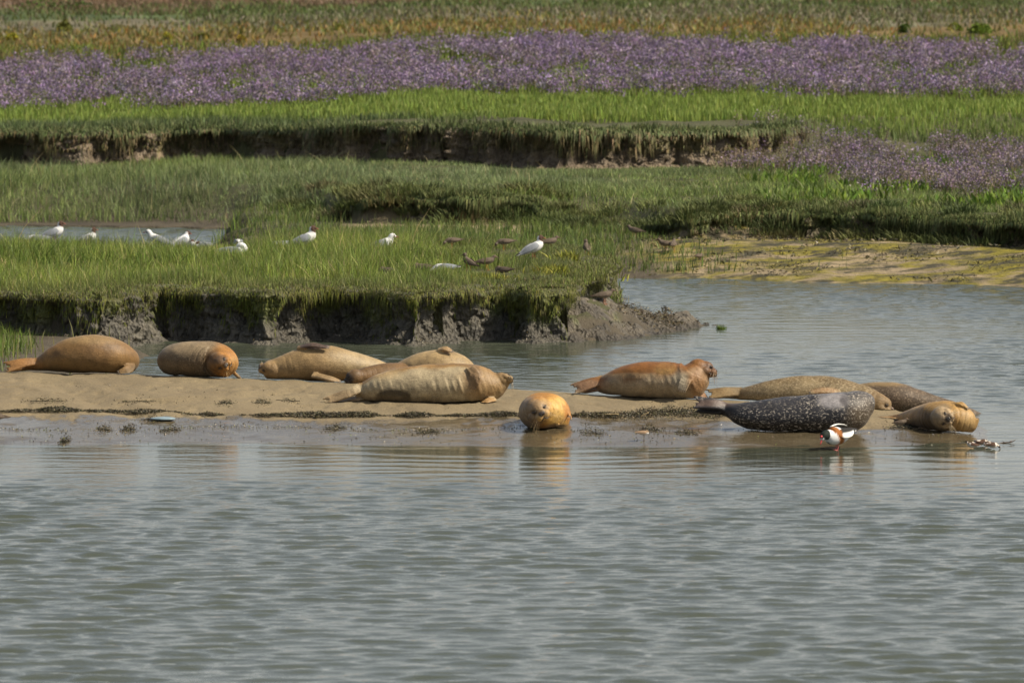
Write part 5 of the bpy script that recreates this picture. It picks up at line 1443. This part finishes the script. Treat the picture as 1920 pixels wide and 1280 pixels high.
parts.append(weed_bits(P[:, 0], P[:, 1], P[:, 2] + .002, .0105, .006 + .022 * np.clip(den, .2, 1.3)))
n_ = 2600
P = sand_at(rng.uniform(-200, 1860, n_), 702 + 130 * rng.random(n_))
k = (sand_h(P[:, 0], P[:, 1]) > .006) & (fbm(P[:, 0] * 1.6, P[:, 1] * 1.1, seed=491, oct=3) > .02)
P = P[k]
parts.append(weed_bits(P[:, 0], P[:, 1], P[:, 2] + .001, .010, .010))
n_ = 1700
u_ = rng.uniform(-100, 1560, n_)
P = sand_at(u_, 803 + 4 * np.sin(u_ * .01) + rng.normal(0, 2.0, n_))
P = P[fbm(P[:, 0] * 1.1, 0 * P[:, 0], seed=492, oct=3) > -.12]
parts.append(weed_bits(P[:, 0], P[:, 1], P[:, 2] + .001, .009, .008, cols=[(0.42, .37, .27), (0.12, .11, .06), (.05, .05, .03), (.13, .15, .04)], wts=[2, 2, 2, 1]))
n_ = 800     # green scraps and specks on the wet edge
P = sand_at(rng.uniform(-100, 1800, n_), rng.uniform(806, 834, n_))
parts.append(weed_bits(P[:, 0], P[:, 1], P[:, 2] + .001, .008, .006, cols=[(.12, .15, .03), (.05, .05, .03), (.3, .27, .2)], wts=[1, 2, .7]))
grass_obj('seaweed_wrack', parts, m_weed, 'dark line of drift weed and scraps along the sandbank', 'seaweed')
def clump(u, v, wpx, hpx, label, n_=280, cols=WEED, wts=WW):
    P0 = sand_at(u, v)[0]; s = F / P0[1]
    root = empty('seaweed_clump', P0); tag(root, label, 'seaweed', 'loose seaweed clumps on the sandbank')
    x = P0[0] + np.clip(rng.normal(0, .45, n_), -1, 1) * wpx / s / 2
    y = P0[1] + rng.normal(0, .12, n_) + .05
    z = sand_h(x, y)
    dome = np.exp(-((x - P0[0]) / (wpx / s / 2)) ** 2 * 2)
    V, q, t, c = weed_bits(x, y, z + .001, .010, hpx * .5 / s * dome, cols=cols, wts=wts)
    mesh_np('fronds', V - P0, [q], m_weed, np.clip(c, .004, 1), root, smooth=False)
    b = MB(); xs_ = np.linspace(-.32, .32, 6) * wpx / s
    b.add(*tube([(a, -.02 + rng.normal(0, .02), float(sand_h(P0[0] + a, P0[1] - .02)) - P0[2] + .006 + rng.uniform(0, .006)) for a in xs_], .004, 5, 3), c=(.04, .035, .02))
    b.build('stalk', m_weed, root)
for a in [(88, 752, 96, 5, 'long thin seaweed strip on dry sand below the leftmost seal'),
          (258, 754, 92, 6, 'long seaweed strip on dry sand below the gap between the two left seals'),
          (422, 757, 44, 7, 'short dark seaweed clump on dry sand right of the orange faced seal'),
          (492, 756, 46, 8, 'seaweed clump with raised end on dry sand below the side lying seal'),
          (540, 752, 70, 5, 'flat seaweed strip just left of the pale seal tail'),
          (194, 806, 36, 9, 'green brown seaweed mound on wet sand, larger of the left pair'),
          (240, 806, 44, 8, 'ragged seaweed mound on wet sand, right of the left pair'),
          (318, 807, 46, 6, 'low seaweed mound on wet sand below the pale blue scrap'),
          (284, 787, 62, 6, 'dark seaweed strip touching the pale blue scrap'),
          (120, 829, 24, 9, 'small dark seaweed clump right at the waterline, lower left'),
          (630, 804, 58, 10, 'widest dark seaweed clump on wet sand in the middle'),
          (802, 811, 60, 6, 'flat seaweed clump on wet sand left of the round orange seal'),
          (1110, 813, 66, 9, 'seaweed clump on wet sand between the orange seal and the plover'),
          (1218, 807, 60, 9, 'seaweed clump with yellow frond behind the plover'),
          (1285, 812, 60, 6, 'scattered seaweed strip right of the plover'),
          (1105, 750, 46, 6, 'dark seaweed patch on dry sand below the tail of the rusty seal'),
          (1690, 803, 66, 12, 'brown and yellow seaweed pile between the black and the golden seal'),
          (520, 710, 40, 5, 'speckled pebble like seaweed patch under the chin of the side lying seal')]:
    clump(*a)
def shell(u, v, r):
    P0 = sand_at(u, v)[0]; root = MB()
    th = np.linspace(-1.2, 1.2, 9)
    v_ = [(0, 0, .0)] + [(r * math.sin(a), r * .8 * math.cos(a) - r * .3, .25 * r * (1 + .15 * (-1) ** i)) for i, a in enumerate(th)]
    v_ = np.array(v_ + [(x_, y_, z_ - .004) for x_, y_, z_ in v_])
    f = [np.array([[0, i, i + 1] for i in range(1, 9)] + [[10, i + 11, i + 10] for i in range(1, 9)]), np.array([[i, i + 10, i + 11, i + 1] for i in range(1, 9)])]
    root.add(v_, f, c=(.72, .68, .62)); o = root.build('shell', m_bill)
    o.location = P0 + np.array([0, 0, .006]); o.rotation_euler = (-.5, .2, rng.uniform(0, 6))
    tag(o, 'small bleached white shell lying on the sand', 'shell', 'white shells on the sand')
for u, v, r in [(4, 710, .018), (174, 715, .012), (179, 719, .024), (244, 721, .013), (256, 721, .014), (239, 732, .012), (207, 723, .01), (632, 730, .018), (500, 726, .012), (1352, 797, .012), (1750, 815, .013), (190, 790, .012)]:
    shell(u, v, r)
P0 = sand_at(306, 787)[0]
b = MB(); V_, F_ = ellipsoid((0, 0, .012), np.eye(3), (.115, .08, .019), 20, 10)
b.add(V_ * (1 + .12 * fbm(V_[:, 0] * 20, V_[:, 1] * 20, V_[:, 2] * 20, seed=9))[:, None], F_, c=(.20, .27, .30))
o = b.build('washed_up_scrap', plain_mat('pale_blue_film', .3, .5)); o.location = P0
tag(o, 'pale blue shiny scrap washed up beside a seaweed strip', 'litter')
for (u0, v0, u1, v1, lab) in [(1200, 786, 1216, 777, 'pale reed stalk poking out of the thick seaweed line'), (1120, 782, 1160, 780, 'pale straw lying along the seaweed line right of the orange seal'), (1290, 768, 1306, 767, 'pale straw by the tail of the black seal')]:
    a, c_ = sand_at(u0, v0)[0], sand_at(u1, v1)[0]
    a = at_y(u0, v0 - 4, a[1]); c_ = at_y(u1, v1 - 4, a[1])
    b = MB(); b.add(*tube([a - a, (c_ - a) * .5 + [0, 0, .004], c_ - a], .006, 6, 3), c=(.42, .33, .18)); o = b.build('reed_stalk', m_leaf); o.location = a
    tag(o, lab, 'reed')
P0 = at_z(1888, 831, 0)
b = MB()
b.add(*tube([(-.08, 0, .0), (-.02, .01, .006), (.04, 0, .012), (.08, 0, .035)], [.003, .006, .005, .002], 7, 3), c=(.13, .08, .05))
b.add(*tube([(.02, 0, .010), (.05, .01, .03)], [.004, .002], 6, 2), c=(.13, .08, .05))
b.add(*tube([(-.02, 0, .006), (-.04, .02, .02)], [.004, .002], 6, 2), c=(.13, .08, .05))
o = b.build('floating_twig', m_weed); o.location = P0; tag(o, 'brown twig floating right of the ducklings', 'twig')
P0 = at_z(1352, 617, 0); n_ = 60
xx = rng.normal(0, .03, (n_, 2))
V, q, t, c = blades(np.column_stack([xx, np.full(n_, -.01)]), rng.uniform(.03, .08, n_), np.full(n_, .01), palette(n_, [(.10, .15, .02)], [1]), .5)
o = mesh_np('water_weed', V, [q, t], m_moss, c, smooth=False); o.location = P0; tag(o, 'tiny green weed tuft in the channel off the mud point', 'weed')
# stones, clods and weed at the foot of the near bank and on the mud point
n_ = 9000
i = rng.integers(0, BX.shape[0], n_); j = rng.integers(int(.70 * BX.shape[1]), int(.95 * BX.shape[1]), n_)
P = BX[i, j] + rng.normal(0, .03, (n_, 3)) * [1, 1, .2]
k = vis(P[:, 0], P[:, 1]) & (fbm(P[:, 0] * 1.5, P[:, 1] * 1.5, seed=700, oct=3) > -.2)
P = P[k]
parts = [weed_bits(P[:, 0], P[:, 1], np.maximum(P[:, 2], land_h(P[:, 0], P[:, 1])) + .004, .014, .02, cols=[(.06, .055, .04), (.12, .10, .07), (.24, .21, .16), (.16, .12, .05)], wts=[3, 3, 1.4, 1])]
a0, a1 = at_z(1105, 565, .35)[:2], at_z(1320, 608, 0)[:2]
t_ = rng.random(9000); P = a0 + (a1 - a0) * t_[:, None] + rng.normal(0, .5, (9000, 2)) * (1 - .6 * t_[:, None])
h_ = land_h(P[:, 0], P[:, 1]) + .03; k = (h_ > .03) & (fbm(P[:, 0] * 2, P[:, 1] * 2, seed=720) > -.1)
parts.append(weed_bits(P[k, 0], P[k, 1], h_[k] + .004, .016, .03, cols=[(.05, .045, .03), (.11, .085, .05), (.20, .17, .12), (.13, .10, .03)], wts=[4, 3, 1, 1]))
grass_obj('bank_debris', parts, m_weed, 'broken clods, weed and shell bits at the foot of the near mud bank', 'debris')
# weed heaps on the far beach
n_ = 14000
x = rng.uniform(1.2, 9.5, n_); y = rng.uniform(81, 89, n_)
k = (land_h(x, y) > .02) & (y < np.interp(x, *YM) + .3) & (fbm(x * 1.1, y * 1.9, seed=710, oct=4) > .12) & vis(x, y)
x, y = x[k], y[k]
grass_obj('beach_weed', [weed_bits(x, y, land_h(x, y) + .003, .026, .035, cols=[(.05, .045, .03), (.10, .085, .045), (.14, .13, .03), (.20, .17, .10)], wts=[4, 3, 2, 1])], m_weed, 'dark weed patches strewn over the far beach', 'seaweed')
